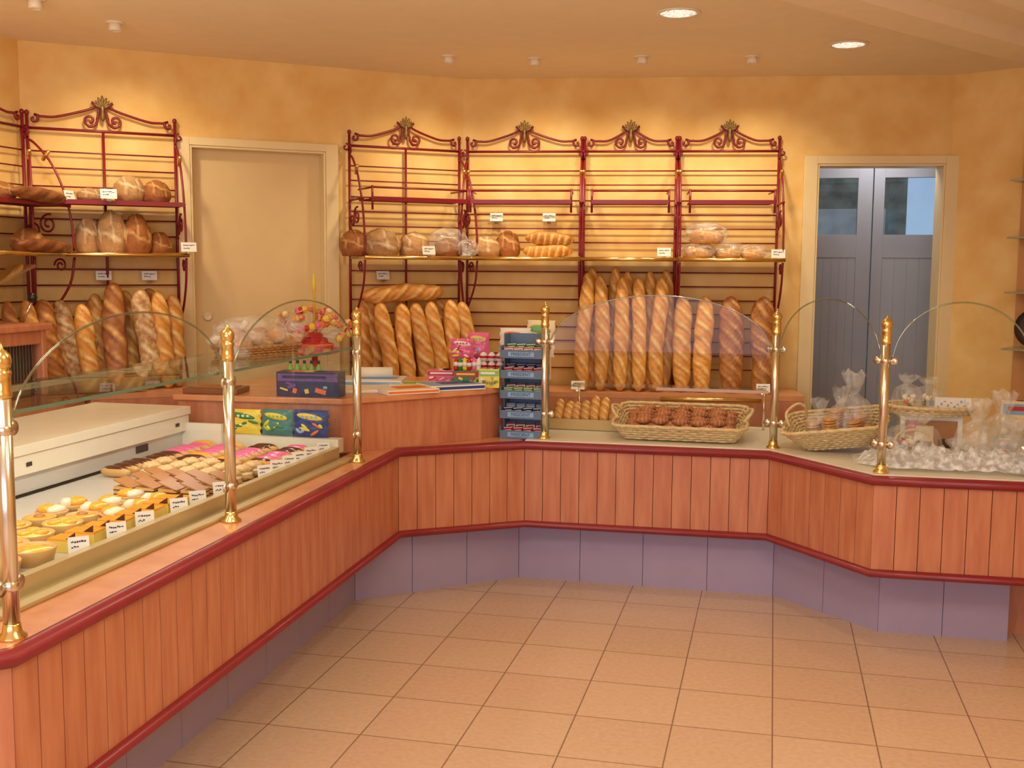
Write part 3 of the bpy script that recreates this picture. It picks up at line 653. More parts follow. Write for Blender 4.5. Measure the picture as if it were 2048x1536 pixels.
for x,y in[(-2.07,2.61),(-2.20,2.67),(-2.075,2.74),(-2.205,2.80),(-2.08,2.87),(-2.33,2.72)]: put('apri',x,y)
for x,y in[(-1.93,2.69),(-1.93,2.77),(-1.93,2.85),(-1.93,2.93),(-1.93,3.01)]: put('slice',x,y,.1)
for x,y in[(-2.20,2.92),(-2.09,2.99)]: put('berry',x,y)
for x,y in[(-2.24,3.04),(-2.24,3.15),(-2.13,3.10),(-2.13,3.21),(-2.03,3.07),(-2.02,3.18),(-2.13,3.32),(-2.02,3.29)]: put('peach',x,y,random.uniform(0,3))
for x,y in[(-1.925,3.09),(-1.925,3.17),(-1.925,3.25)]: put('slice',x,y,.1)
for x in(-1.92,-2.005,-2.09,-2.175):
    for y in(3.38,3.475,3.57): put('choco',x,y)
for x,y in[(-2.2,3.66),(-2.2,3.75),(-2.2,3.84),(-2.11,3.66),(-2.11,3.75),(-2.11,3.84),(-2.02,3.66),(-2.02,3.75),(-2.02,3.84),(-1.93,3.66),(-1.93,3.75),(-1.93,3.84),(-2.3,3.72),(-2.3,3.82)]: put('choux',x,y)
for i in range(8):
    y=3.92+i*.056
    put(['ec','ec','ec','ep','ep','ep','ep','eo'][i],-2.40,y)
    put(['ec','ec','eo','ep','ep','ep','ep','eo'][i],-2.26,y)
    put(['ec','eo','ep','ep','ep','ep','ec','ec'][i],-2.11,y); put(['eo','ec','ep','ep','ep','ec','ec','ep'][i],-1.96,y)
for i in range(4): put('ec',-2.42,3.68+i*.058)
# sweets packs
def pouch(x,y,z,w,h,rz,ms,label,seed=0,lean=-.1,group='printed sweets bags'):
    n=12; g=G()
    for sgn in(-1,1):
        vs=[((i/n-.5)*w*(1+.05*cos(j*2.0)),sgn*(.02*max(0,(1-(2*i/n-1)**4))*max(0,(1-(2*j/n-1)**4))*(1+.5*noise.noise(Vector((i*.5,j*.5,seed))))+.001),j/n*h) for i in range(n+1) for j in range(n+1)]
        g.add(vs,[(i*(n+1)+j,(i+1)*(n+1)+j,(i+1)*(n+1)+j+1,i*(n+1)+j+1) for i in range(n) for j in range(n)],0,True)
    random.seed(seed)
    g.ell((0,-.019,h*.74),(w*.38,.005,h*.12),1,14,R=Ry(.15))
    for k in range(7): g.ell((random.uniform(-.33,.33)*w,-.019,random.uniform(.12,.52)*h),(w*random.uniform(.08,.2),.005,h*.06),1+k%(len(ms)-1),10,R=Ry(random.uniform(-1,1)))
    for k in range(4): g.box((-.2*w+.13*w*k,-.0245,h*.74),(w*.07,.001,h*.08),2 if len(ms)>2 else 0,R=Ry(.15))
    add('sweets_bag',g,[cols[m] for m in ms],loc=(x,y,z),R=Rz(rz)@Rx(lean),label=label,category='sweets bag',group=group)
add('sweets_ledge',G().box((-2.12,4.43,.77),(.62,.06,.06)),[m_case],label='narrow enamel ledge at the end of the pastry case',category='shelf')
pouch(-2.28,4.44,.801,.17,.11,.05,['yellow','green','white'],'yellow and green printed bag of sweets behind the pastry tray',11,-.08)
pouch(-2.11,4.435,.801,.15,.115,-.04,['teal','yellow','gel','green'],'green and yellow printed bag of sweets behind the pastry tray',12,-.08)
pouch(-1.95,4.43,.801,.16,.12,.03,['blue','yellow','lightblue','orange'],'blue and yellow printed bag of sweets behind the pastry tray',13,-.08)
# ---------------- wicker
def wicker(w,d,h,flare,rows=9,r=.006,ripple=.004,nw=120,ex=4,ribs=30):
    g=G()
    rc=min(w,d)*(.5/ex*1.2)
    def base(t):
        if ex==2: return Vector((cos(2*pi*t)*w/2,sin(2*pi*t)*d/2,0))
        a=w-2*rc;b_=d-2*rc;q=pi*rc/2;Lp=2*a+2*b_+4*q; s=(t%1)*Lp
        segs=[(b_,'E'),(q,0),(a,'N'),(q,1),(b_,'W'),(q,2),(a,'S'),(q,3)]
        for ln,k in segs:
            if s<=ln+1e-9:
                if k=='E': return Vector((w/2,-b_/2+s,0))
                if k=='N': return Vector((a/2-s,d/2,0))
                if k=='W': return Vector((-w/2,b_/2-s,0))
                if k=='S': return Vector((-a/2+s,-d/2,0))
                cx=[a/2,-a/2,-a/2,a/2][k];cy=[b_/2,b_/2,-b_/2,-b_/2][k]; an=k*pi/2+s/rc
                return Vector((cx+rc*cos(an),cy+rc*sin(an),0))
            s-=ln
        return Vector((w/2,-b_/2,0))
    def pt(t,k,rad=0):
        v=base(t); n_=v.normalized(); ext=(flare-1)*k*d/2
        v.x+= ext*max(-1,min(1,v.x/(w/2)*1.6)) ; v.y+= ext*max(-1,min(1,v.y/(d/2)*1.6)); v+=n_*rad; v.z=k*h; return v
    for j in range(rows):
        k=j/(rows-1)
        g.tube([pt(i/nw,k,ripple*sin(2*pi*(i/nw)*ribs+j*pi)) for i in range(nw)],r*(1.5 if j==rows-1 else 1),5,0,True)
    for i in range(ribs): g.tube([pt(i/ribs,k/4) for k in range(5)],r*.7,4)
    vs=[pt(i/nw,0,-.002) for i in range(nw)]; g.add(vs+[v+Vector((0,0,.004)) for v in vs],[tuple(range(nw)),tuple(range(2*nw-1,nw-1,-1))])
    return g
zw=.723
tiltA=Rx(.15); TB0=Vector((-.42,5.40,zw+.036))
bk=add('wicker_tray',wicker(.55,.34,.07,1.25,6),[m_wick],loc=TB0,R=tiltA,label='rectangular natural wicker tray tilted forward, filled with croissants',category='basket')
for sx in(-1,1): add('handle',G().tube(cat([(sx*.30,-.08,.07),(sx*.33,-.05,.10),(sx*.34,0,.11),(sx*.33,.05,.10),(sx*.30,.08,.07)],5),.008,6),[m_wick],bk)
add('wicker_riser',G().box((0,0,.028),(.4,.08,.054)),[m_wick],loc=(-.42,5.53,zw),label='low support block beneath the tilted wicker tray',category='riser')
def croissant():
    vs=[];att=[];n=44;m=14
    for i in range(n+1):
        t=i/n; a=-.9+1.8*t; cx=Vector((sin(a)*.066,-cos(a)*.055+.04,0)); u=abs(2*t-1); rr=.024*max(.08,1-u**1.6*.85)*(1+.14*abs(sin(t*7*pi)))
        nrm=Vector((sin(a),-cos(a),0))
        for k in range(m): b2=2*pi*k/m; v=cx+nrm*rr*cos(b2)+Vector((0,0,rr*sin(b2)*.9+.02)); vs.append(v); att.append(max(0,1-abs(sin(t*7*pi))*1.6)*.9)
    fs=[(i*m+k,i*m+(k+1)%m,(i+1)*m+(k+1)%m,(i+1)*m+k) for i in range(n) for k in range(m)]
    fs+=[tuple(range(m)),tuple(range(n*m,(n+1)*m))]
    me=G().add(vs,fs,0,True).mesh('croissant',[b_crois]); setattr2(me,att,[0]*len(att)); return me
cm=croissant(); random.seed(5)
for L_,(nx,ny,zz) in enumerate([(6,6,.006),(6,6,.034),(5,5,.058)]):
    for i in range(nx):
        for j in range(ny):
            lp=TB0+tiltA@Vector(((i-(nx-1)/2)*.088+random.uniform(-.008,.008),(j-(ny-1)/2)*.054+random.uniform(-.006,.006),zz))
            _ad('croissant',cm,lp,tiltA@Rz(random.uniform(-.5,.5))@Rx(random.uniform(-.2,.2)),'small glossy brown croissant in the wicker tray','croissants','croissant',sc=.82)
rt=add('roll_tray',G().box((-.92,5.55,zw+.005),(.36,.14,.008)).box((-.92,5.48,zw+.03),(.36,.006,.05)).box((-.92,5.62,zw+.03),(.36,.006,.05)).box((-1.10,5.55,zw+.03),(.006,.14,.05)).box((-.74,5.55,zw+.03),(.006,.14,.05)),[m_shelf],label='shallow wooden tray of small bread rolls on the worktop',category='tray')
rm=bread_mesh('small_roll',b_gold,.16,.025,4,seed=77,nl=40,nr=18,pw=4)
for i in range(7): _ad('bread_roll',rm,(-1.06+i*.047,5.51,zw+.035),Rz(random.uniform(-.25,.25))@Rx(-.5-random.uniform(0,.25)),'small golden bread roll in the wooden tray','bread rolls','bread roll',sc=(1,1,random.uniform(.75,1.0)))
br_=fb(1.42,.5); add('bench_rail',G().tube([(-.27,0,0),(.27,0,0)],.012,8).tube([(-.25,0,0),(-.25,.06,0)],.007,6).tube([(.25,0,0),(.25,.06,0)],.007,6),[m_brass],loc=(br_.x,br_.y+.0,.84),R=Rz(aB),label='short polished brass rail along the back bench edge',category='rail')
# right side goods
tB=Rz(-.12)@Rx(.14)@Ry(-.14); B2=Vector((.31,5.20,zw+.042))
bk2=add('wicker_basket',wicker(.30,.22,.10,1.7,9,ex=2.2),[m_wick],loc=B2,R=tB,label='tilted rounded wicker basket of wrapped biscuits beside the glass post',category='basket')
add('handle',G().tube(cat([(-.2,-.06,.10),(-.21,-.04,.16),(-.16,0,.19),(-.13,.03,.16),(-.14,.06,.10)],6),.007,6),[m_wick],bk2)
m_bis=M('biscuit',(222,170,98),.6,rgb2=(186,128,66),nscale=60)
random.seed(9)
BS=[(.27,5.12,9),(.20,5.22,6),(.37,5.14,8),(.30,5.22,11),(.40,5.24,9)]
for (x,y,n) in BS:
    for i in range(n): add('biscuit',G().lathe([(0,0),(.034,0),(.038,.004),(.034,.009),(0,.01)],16),[m_bis],loc=(x+random.uniform(-.004,.004),y,zw+.05+i*.0125),R=tB,label='round golden biscuit in a wrapped stack',category='biscuit',group='stacked biscuits')
for i in range(16):
    a=random.uniform(0,6.28); q=random.uniform(.3,1)
    lp=B2+tB@Vector((cos(a)*.15*q,sin(a)*.11*q,.035+.02*random.random()))
    add('biscuit',G().lathe([(0,0),(.026,0),(.03,.004),(.026,.009),(0,.01)],14),[m_bis],loc=lp,R=tB@Rx(random.uniform(-.6,.6))@Ry(random.uniform(-.6,.6)),label='loose golden biscuit lying in the wicker basket',category='biscuit',group='stacked biscuits')
def cbag(x,y,z,r,h,seed,label,ry=.85,vol=.6):
    return _ad('cellophane_bag',bagmesh('gift_bag',r,h,seed,True,ry=ry,vol=vol),(x,y,z),Rz(seed),label,'cellophane gift bags','gift bag')
for i,(x,y,r,h) in enumerate([(.22,5.16,.07,.19),(.31,5.15,.065,.25),(.37,5.22,.08,.31)]): cbag(x,y,zw+.045,r,h,i+1,'large loose clear cellophane bag around biscuits in the basket',vol=.55)
add('display_box',G().box((0,0,.09),(.26,.16,.18)).box((0,-.081,.09),(.22,.002,.14),1).box((-.03,-.083,.1),(.08,.002,.07),2).box((.06,-.083,.06),(.06,.002,.04),3).box((-.08,-.083,.13),(.03,.002,.05),4),[m_paper,cols['coffee'],cols['cream'],cols['choc'],cols['pink']],loc=(.70,5.22,zw),label='printed cardboard box supporting the round wicker tray',category='box',bevel=.003)
add('round_wicker_tray',wicker(.34,.27,.03,1.12,4,ex=2),[m_wick],loc=(.70,5.22,zw+.187),label='shallow round wicker tray with wrapped sweets',category='basket')
for i,(x,y,r,h) in enumerate([(.60,5.2,.07,.16),(.70,5.28,.075,.14)]): cbag(x,y,zw+.197,r,h,i+4,'loose clear sweets bag on the round wicker tray')
g=G().box((0,0,.03),(.15,.03,.06))
for k in range(10): g.box((-.062+.0137*k,-.016,.02+.03*((k*7)%5)/5),(.008,.002,.003+.008*(k%2)),1+k%2)
add('sweets_carton',g,[m_paper,cols['red'],cols['lightblue']],loc=(.79,5.18,zw+.20),label='white carton with small coloured motifs on the wicker tray',category='box')
for x,y,s_,r_,h_ in((.60,4.90,1,.135,.22),(.86,4.95,2,.09,.28),(1.0,4.87,3,.10,.20),(1.13,5.0,4,.10,.25),(.99,5.12,5,.09,.30),(.76,4.84,7,.075,.12)):
    cbag(x,y,zw,r_,h_,s_+10,'clear cellophane gift bag tied at the neck',vol=.66 if s_ in(1,3,4) else .55)
gb=add('gift_basket',wicker(.16,.12,.06,1.2,6,r=.004,nw=80,ribs=20),[m_wick],loc=(.60,4.90,zw+.004),label='small wicker gift basket wrapped in cellophane',category='basket')
add('handle',G().tube(cat([(-.08,0,.06),(-.065,0,.12),(0,0,.145),(.065,0,.12),(.08,0,.06)],6),.005,6),[m_wick],gb)
random.seed(12)
SW=['cream','lightblue','choc','white','orange','cream','red','navy']
for (cx,cy,cz,n,rr) in[(.60,4.90,.06,10,.05),(.86,4.95,.02,8,.04),(1.0,4.87,.02,8,.045),(1.13,5.0,.02,8,.045),(.60,5.2,.21,6,.035),(.70,5.28,.21,6,.04),(.99,5.12,.02,8,.04)]:
    for i in range(n): add('wrapped_sweet',G().ell((0,0,0),(.015,.015,.012),0,10).lathe([(.002,.01),(.01,.02)],8,(0,0,0),0),[cols[SW[i%8]]],loc=(cx+random.uniform(-rr,rr),cy+random.uniform(-rr,rr),zw+cz+random.uniform(0,.05)),R=Ry(random.uniform(0,3)),label='small wrapped sweet in '+SW[i%8].replace('lightblue','light blue').replace('choc','brown')+' foil',category='sweet',group='wrapped sweets')
def pbox(name,x,y,z,w,d,h,rz,ms,label,txt=None,tc_='green',seed=0,tilt=0):
    random.seed(seed); g=G().box((0,0,h/2),(w,d,h))
    f=-d/2-.0005
    g.box((0,f,h*.78),(w*.96,.001,h*.3),1)
    g.box((-w*.05,f-.0008,h*.8),(w*.7,.001,h*.12),2 if len(ms)>2 else 0)
    for k in range(9):
        g.box((random.uniform(-.38,.38)*w,f-.0006*(k%3+1),random.uniform(.15,.55)*h),(w*random.uniform(.06,.18),.001,h*random.uniform(.06,.2)),1+k%(len(ms)-1),R=Ry(random.uniform(-.5,.5)))
    for k in range(4): g.box((random.uniform(-.35,.35)*w,0,h+.0005),(w*.2,d*random.uniform(.3,.8),.001),1+k%(len(ms)-1))
    o=add(name,g,[cols[m] for m in ms],loc=(x,y,z),R=Rz(rz)@Rx(tilt),label=label,category='box',bevel=0)
    if txt: text(txt,h*.3,cols[tc_],o,(0,-d/2-.004,h*.3),Rx(pi/2))
    return o
add('riser_block',G().box((0,0,.045),(.26,.14,.088)),[m_wick],loc=(1.12,5.22,zw),label='small tan riser block beneath the illustrated box',category='riser')
pbox('picture_box',1.12,5.22,zw+.09,.24,.04,.16,0,['cream','lightblue','red','yellow','gel','pink'],'colourful illustrated gift box on the worktop',seed=6)
# floss
vs=[];nx,ny=90,28
for i in range(nx+1):
    for j in range(ny+1):
        a=i/nx;b2=j/ny; x=.36+a*1.15; y=4.71+b2*.26+max(0,.5-x)*1.0; e=min(1,min(a,1-a)*8)*min(1,min(b2,1-b2)*5+.2); vs.append((x,y,zw+.002+e*(.045+.07*abs(noise.noise(Vector((x*14,y*14,0))))+.04*abs(noise.noise(Vector((x*45,y*45,3)))))))
add('white_floss_bed',G().add(vs,[(i*(ny+1)+j,(i+1)*(ny+1)+j,(i+1)*(ny+1)+j+1,i*(ny+1)+j+1) for i in range(nx) for j in range(ny)],0,True),[m_snow],label='fluffy white decorative floss along the worktop edge',category='decoration',kind='stuff')
# ---------------- candy rack
cr=empty('candy_rack',(-1.17,5.235,.722),-.05,label='blue five-tier chewing-gum display stand on the counter',category='display stand')
g=G()
for sx in(-1,1): g.box((sx*.1,.02,.25),(.004,.1,.5),0)
g.box((0,.07,.25),(.2,.004,.5)); add('frame',g,[cols['bluegrey']],cr)
random.seed(4)
for i in range(5):
    z=.01+i*.098; T=Matrix.Translation((0,0,z))
    g=G(T).box((0,0,.012),(.205,.16,.004),0,R=Rx(.28)).box((0,-.08,.005),(.21,.005,.04),0).box((-.103,-.01,.02),(.004,.15,.05)).box((.103,-.01,.02),(.004,.15,.05))
    g.box((0,-.0835,.005),(.13,.002,.022),1)
    add('tier',g,[cols['bluegrey'],cols['lightblue']],cr)
    text('FREEDENT',.021,cols['navy'],cr,(0,-.0852,z+.005),Rx(pi/2))
    for k in range(4):
        for q in range(2):
            cc=[['red','white'],['navy','lightblue'],['gel','white'],['red','navy'],['white','green']][i][q]
            Rr=Rz(-.05+random.uniform(-.06,.06))@Rx(.28); bp_=Matrix.Translation((-1.17,5.235,.722))@Matrix.Rotation(-.05,4,'Z')@Vector((-.075+k*.05,-.04+q*.05,z+.026+q*.014))
            add('gum_pack',G().box((0,0,0),(.044,.03,.014)).box((0,0,.0075),(.044,.01,.001),1).box((0,-.0155,0),(.03,.001,.006),1),[cols[cc],cols['white'] if cc!='white' else cols['red']],loc=bp_,R=Rr@Rz(.25),label=('light blue' if cc=='lightblue' else 'green' if cc=='gel' else cc)+' chewing-gum pack in the blue display stand',category='gum pack',group='chewing-gum packs')
# ---------------- desk goods
zd=.963
pbox('chocolate_box',-2.02,4.60,zd,.29,.1,.11,.08,['navy','purple','navy','yellow','orange','lightblue'],'dark blue patterned box on the cash desk edge',seed=21)
add('carved_board',G().box((0,0,.012),(.26,.16,.024)).box((0,0,.026),(.20,.11,.006),1),[M('walnut',(130,76,42),.4),M('walnut_carved',(170,106,60),.5,bump=.6,nscale=50)],loc=(-2.49,4.60,zd),R=Rz(.1),label='dark carved wooden board lying on the desk',category='board',bevel=.003)
def mag(x,y,z,w,d,h,rz,a,b2,label):
    g=G().box((0,0,h/2),(w,d,h)).box((0,0,h),(w*.98,d*.98,.001),1).box((.1*w,.05*d,h+.001),(w*.6,d*.5,.001),2).box((0,-d/2-.0005,h/2),(w*.98,.001,h*.5),2)
    add('magazine',g,[m_paper,cols[a],cols[b2]],loc=(x,y,z),R=Rz(rz),label=label,category='magazine',group='papers on the desk')
mag(-1.90,4.86,zd,.34,.24,.012,.5,'white','cream','open white papers lying on the cash desk'); mag(-1.66,4.86,zd,.26,.19,.020,.75,'cream','orange','magazine with an orange picture on the desk'); mag(-1.50,5.06,zd,.28,.19,.026,.7,'lightblue','blue','magazine with blue and green cover on the desk'); mag(-1.93,5.14,zd,.32,.24,.030,.2,'white','lightblue','stack of white papers on the desk'); mag(-1.70,5.10,zd,.25,.18,.016,.4,'cream','gel','loose printed leaflet lying on the desk'); mag(-2.15,4.85,zd,.2,.15,.012,-.2,'white','pink','small printed leaflet lying on the desk')
add('rolled_paper',G().lathe([(.02,0),(.028,.0),(.028,.2),(.02,.2)],16,(0,0,0),0,R=Ry(pi/2)),[m_paper],loc=(-2.02,5.10,zd+.058),R=Rz(.3),label='rolled white newspaper on the papers',category='newspaper')
pbox('sweets_box',-1.60,5.28,zd,.16,.1,.07,.2,['pink','red','white'],'pink printed sweets box on the desk',seed=1)
pbox('sweets_box',-1.46,5.22,zd,.13,.09,.075,.2,['green','red','yellow'],'green and red carton of sweets on the desk',seed=2)
pbox('mint_box',-1.335,5.17,zd,.10,.06,.09,.15,['yellow','gel','white'],'yellow cough-sweet box on the desk',txt='Ricola',tc_='navy',seed=3)
random.seed(14)
for i in range(6): add('sweet_tube',G().lathe([(0,0),(.010,0),(.012,.006),(.012,.05),(.004,.062),(0,.064)],10).lathe([(.0123,.02),(.0123,.04)],10,m=1),[cols[['red','green','yellow','red','pink','white'][i]],cols['white']],loc=(-1.515+.022*i,5.20+.005*i,zd+.076),R=Rx(random.uniform(-.2,.2)),label='small '+['red','green','yellow','red','pink','white'][i]+' wrapped sweet standing in the carton',category='sweet',group='sweets in the carton')
pbox('sweets_riser',-1.44,5.4,zd,.28,.1,.12,.3,['white','red','pink','yellow'],'white printed carton behind the sweets',seed=4)
pouch(-1.53,5.37,zd+.121,.12,.10,.2,['pink','white','red','yellow'],'pink printed sweets bag standing on a carton',1)
pouch(-1.46,5.42,zd+.121,.11,.13,.15,['pink','yellow','lightblue'],'tall pink sweets bag behind another bag',31)
pouch(-1.29,5.53,zd+.121,.16,.15,.2,['white','orange','gel','green'],'white and green printed sweets bag',2)
pouch(-1.17,5.58,zd+.121,.15,.19,-.1,['cream','gel','lightblue','red','yellow'],'tall cream and green printed sweets bag',22)
add('carton_stand',G().box((0,0,.06),(.26,.14,.12)),[cols['cream']],loc=(-1.25,5.56,zd-.0),label='cream carton under the green sweets bag',category='box',bevel=.003)
for i in range(9):
    add('sugar_egg',G().ell((0,0,.024),(.02,.02,.026),0,14).lathe([(.0203,.02),(.0205,.026),(.0203,.032)],14,m=1),[cols['white'],cols['red']],loc=(-1.40+.042*(i%3),5.30,zd+.02+.046*(i//3)),label='white and red wrapped chocolate egg in a stack',category='chocolate egg',group='chocolate eggs')
# lollipop stand
lx,ly=-2.27,5.22
ls=empty('lollipop_stand',(lx,ly,zd),label='red and orange lollipop tree stand on the desk',category='lollipop stand')
add('base',G().lathe([(.0,.0),(.085,.0),(.085,.01),(.02,.015),(.015,.13),(.08,.135),(.12,.145),(.115,.165),(.095,.172),(.09,.19),(.07,.195),(.065,.215),(.045,.22),(.04,.24),(.01,.25)],28),[cols['red']],ls)
add('tier_ring',G().lathe([(.12,.143),(.125,.152),(.119,.162)],28).lathe([(.093,.176),(.098,.184),(.093,.19)],28),[cols['orange']],ls)
add('centre_stick',G().lathe([(.006,.25),(.006,.46),(.011,.465),(.009,.50),(.002,.55)],12),[cols['yellow']],ls)
random.seed(8)
lc=['yellow','orange','pink','peach','cream','red','peach','orange','yellow']
for i in range(76):
    a=i*2.4; el=-.1+1.4*((i*11)%76)/76; rr=.09+.095*((i*3)%7)/7; base=Vector((lx,ly,zd+.225)); d=Vector((cos(a)*cos(el),sin(a)*cos(el),sin(el)*.85)).normalized()
    tip=base+Vector((d.x*1.1,d.y*1.1,d.z*.85))*(rr+.03); q=Vector((0,0,1)).rotation_difference(d).to_matrix()
    o=add('lollipop',G().ell((0,0,0),(.019,.019,.019),0,10).lathe([(.0195,-.003),(.02,0),(.0195,.003)],12,m=1),[cols[lc[i%9]],cols[lc[(i+4)%9]]],loc=tip,R=q,label='small round lollipop with '+lc[i%9]+' wrapper in the red stand',category='lollipop',group='lollipops')
    add('stick',G().tube([(0,0,-.012),(0,0,-.09)],.002,5),[m_paper],o)
for i in range(5):
    o=add('sweet_bottle',G().lathe([(.0,0),(.017,0),(.018,.01),(.018,.05),(.015,.058),(.018,.066),(.012,.08),(.006,.09),(.006,.1)],14),[cols['gel']],loc=(lx-.02+i*.038-.06,ly-.12,zd),label='small green bottle of sweets with dark cap on the desk',category='bottle',group='green sweet bottles')
    add('cap',G().lathe([(.008,.098),(.008,.112),(.0,.113)],10),[cols['navy']],o)
    add('bottle_label',G().lathe([(.0185,.02),(.0185,.045)],14),[cols['yellow']],o)
# wrapped brioche on glass shelf
bb=add('brioche_basket',wicker(.28,.17,.03,1.15,4,r=.005),[M('dark_wicker',(170,118,66),.5)],loc=(-1.95,3.93,1.209),R=Rz(1.2),label='dark wicker basket of brioches on the glass shelf',category='basket')
random.seed(10)
for i in range(14):
    a=(i%5-2)*.055; b_=(i//5-1)*.045
    _ad('brioche',BM['g'][i%2],(-1.95+a*cos(1.2)-b_*sin(1.2),3.93+a*sin(1.2)+b_*cos(1.2),1.218+(.03 if i%2 else 0)),Rz(i),'small golden brioche in a dark wicker basket','brioches','brioche',sc=(.036,.032,.05))
_ad('cellophane_wrap',bagmesh('wrap',.20,.15,3.3,False,ry=.62),(-1.95,3.93,1.207),Rz(1.2),'crinkled clear cellophane around the brioche basket','cellophane gift bags','cellophane')
cbag(-1.95,3.76,1.206,.06,.13,41,'small clear cellophane bag of brioche on the glass shelf')
# slicer
sl=empty('bread_slicer',(-3.3,3.95,.93),label='orange-housed bread slicer with dark opening on the side bench',category='bread slicer')
TS=Matrix.Translation((-3.3,3.95,.93))
g=G(TS).box((0,.0,.345),(.46,.56,.03)); g.box((0,.26,.17),(.40,.03,.33)); g.box((0,-.26,.17),(.40,.03,.33)); g.box((-.19,0,.17),(.03,.5,.33)); g.box((.18,0,.30),(.03,.5,.06)); g.box((.18,.0,.02),(.05,.5,.05))
add('housing',g,[m_wood],sl,world=True,bevel=.006)
g=G(TS).box((0,0,.16),(.3,.49,.28))
for i in range(24): g.box((.17,-.23+i*.02,.16),(.003,.003,.24),1)
add('blade_frame',g,[m_dark,m_chrome],sl,world=True)
g=G(TS).tube([(.1,.25,.36),(.14,.27,.46)],.006,6); g.ell((.14,.27,.47),(.02,.02,.022),1,12); g.box((.1,-.0,.52),(.10,.6,.012),0,R=Rx(.3)); g.tube([(.1,-.05,.36),(.1,-.05,.5)],.008,6)
add('lever',g,[m_chrome,m_black],sl,world=True)
# right wall shelves
t=(C3-C2).normalized(); nr=Vector((t.y,-t.x)); rzr=math.atan2(t.y,t.x)
ws=empty('wall_display_shelf',tuple((C2+t*.6))+(1.0,),label='wall display with glass shelves and warm brown back panel',category='shelf')
cpt=C2+t*.62+nr*.012
add('back_panel',G().box((cpt.x,cpt.y,1.6),(.46,.02,1.55),0,rzr),[M('brown_panel',(204,144,84),.6)],ws,world=True)
m_sg=M('shelf_glass_edge',(150,150,120),.2)
for z in(2.02,1.72,1.43,1.13):
    cpt=C2+t*.62+nr*.13; add('glass_shelf',G().box((cpt.x,cpt.y,z),(.46,.2,.010),0,rzr),[m_sg],ws,world=True)
cpt=C2+t*.52+nr*.1; add('decorative_plate',G().lathe([(0,0),(.07,.003),(.1,.012),(.104,.014),(.07,.008),(0,.006)],28,m=0).lathe([(0,.007),(.03,.007),(.03,.009),(0,.009)],16,m=1),[M('dark_glaze',(46,34,38),.25),cols['orange']],loc=(cpt.x,cpt.y,1.24),R=Rz(math.atan2(nr.y,nr.x)-pi/2+pi)@Rx(pi/2),label='dark decorative plate standing on a glass shelf',category='plate')
# ---------------- lights
EK=.66
def light(kind,name,loc,energy,col,**k):
    l=bpy.data.lights.new(name,kind); l.energy=energy*EK; l.color=col
    for a,v in k.items():
        if a!='aim': setattr(l,a,v)
    o=bpy.data.objects.new(name,l); COL.objects.link(o); o.location=loc
    d=(Vector(k['aim'])-Vector(loc)) if 'aim' in k else Vector((0,0,-1))
    o.rotation_euler=d.to_track_quat('-Z','Y').to_euler(); return o
W=(1,.87,.60)
m_fix=M('fixture_white',(240,224,198),.4)
m_mot=M('prismatic_reflector',(255,250,235),.2,rgb2=(150,140,125),nscale=70,emit=1.2)
for (x,y) in[(-.431,4.855),(.315,5.687)]:
    f=empty('downlight',(x,y,H),label='round recessed ceiling downlight with faceted reflector',category='ceiling light',group='recessed downlights')
    add('trim_ring',G().lathe([(.078,-.001),(.078,-.006),(.094,-.006),(.096,-.001)],32),[m_fix],f); add('reflector',G().lathe([(0,-.002),(.078,-.002),(.078,-.004),(0,-.003)],32),[m_mot],f)
    light('SPOT','lamp_light',(x,y,H-.02),28,W,spot_size=2.2,spot_blend=.8,shadow_soft_size=.08)
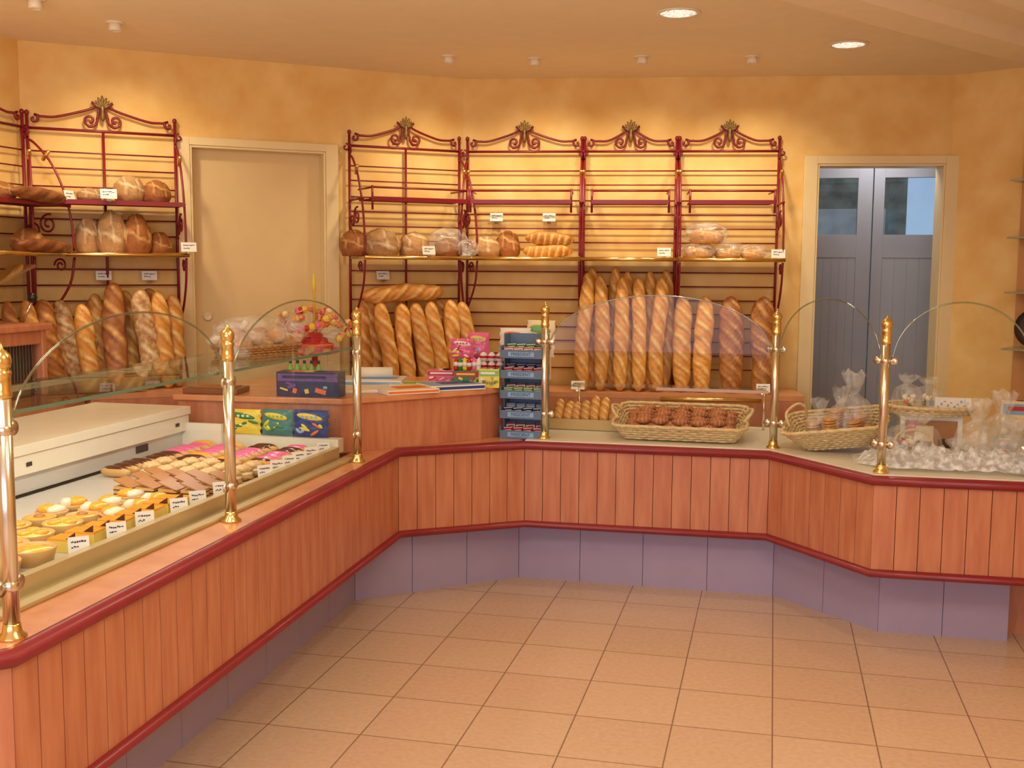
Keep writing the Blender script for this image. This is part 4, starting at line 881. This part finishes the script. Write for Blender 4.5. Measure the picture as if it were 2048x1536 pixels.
for (x,y,ax,ay) in[(-1.67,5.595,-1.95,6.1),(-1.248,5.746,-1.32,6.36),(-.695,5.80,-.75,6.42),(-.144,5.91,-.15,6.5),(-2.92,4.54,-3.2,5.15),(-2.993,4.086,-3.62,4.3)]:
    f=empty('spotlight',(x,y,H),label='small white cylindrical ceiling spotlight aimed at the bread wall',category='ceiling light',group='ceiling spotlights')
    add('mount',G().lathe([(.0,0),(.042,0),(.042,-.006),(0,-.008)],20),[m_fix],f)
    add('can',G().lathe([(.012,-.006),(.026,-.008),(.028,-.04),(.024,-.04),(.022,-.032),(0,-.03)],20),[m_fix],f)
    light('SPOT','lamp_light',(x,y,H-.055),44,(1,.84,.56),spot_size=1.8,spot_blend=1,shadow_soft_size=.05,aim=(ax,ay,1.6))
for (x,y,e) in[(-1.6,1.2,44),(.6,1.6,44)]: light('AREA','ceiling_fill_area',(x,y,H-.03),e,(1,.88,.68),shape='RECTANGLE',size=1.2,size_y=.9)  # unseen area lights added overhead for general warm fill
for (x,y,e) in[(-.5,3.2,24),(-2.6,2.9,22)]: light('POINT','ceiling_fill_point',(x,y,H-.35),e,(1,.88,.64),shadow_soft_size=.25)  # bare point lights added as extra warm fill, without fixtures
light('AREA','case_fill_light',(-2.14,(Y0+Y1)/2,1.175),7,(1,.95,.85),shape='RECTANGLE',size=.03,size_y=2.1)  # added light that brightens the inside of the case
light('AREA','shop_window_daylight',(-.7,-1.9,1.5),108,(.78,.79,1),shape='RECTANGLE',size=4.4,size_y=1.8,aim=(-.7,3,.9))
light('POINT','vestibule_fill_light',(.6,6.95,2.3),9,(.92,.94,1),shadow_soft_size=.1)  # added light without a fixture, lifts the blue-grey doors
w=bpy.data.worlds.new('w'); S.world=w; w.use_nodes=True; w.node_tree.nodes['Background'].inputs[0].default_value=(.55,.68,1,1); w.node_tree.nodes['Background'].inputs[1].default_value=.5
# ---------------- camera
cd=bpy.data.cameras.new('camera'); co=bpy.data.objects.new('camera',cd); COL.objects.link(co)
cd.sensor_width=36; cd.lens=36*2200/2048; cd.clip_start=.05
r=math.radians
co.matrix_world=Matrix.Translation((0,0,1.55))@Matrix.Rotation(r(13.3),4,'Z')@Matrix.Rotation(r(90-6.1),4,'X')@Matrix.Rotation(r(.4),4,'Z')
S.camera=co
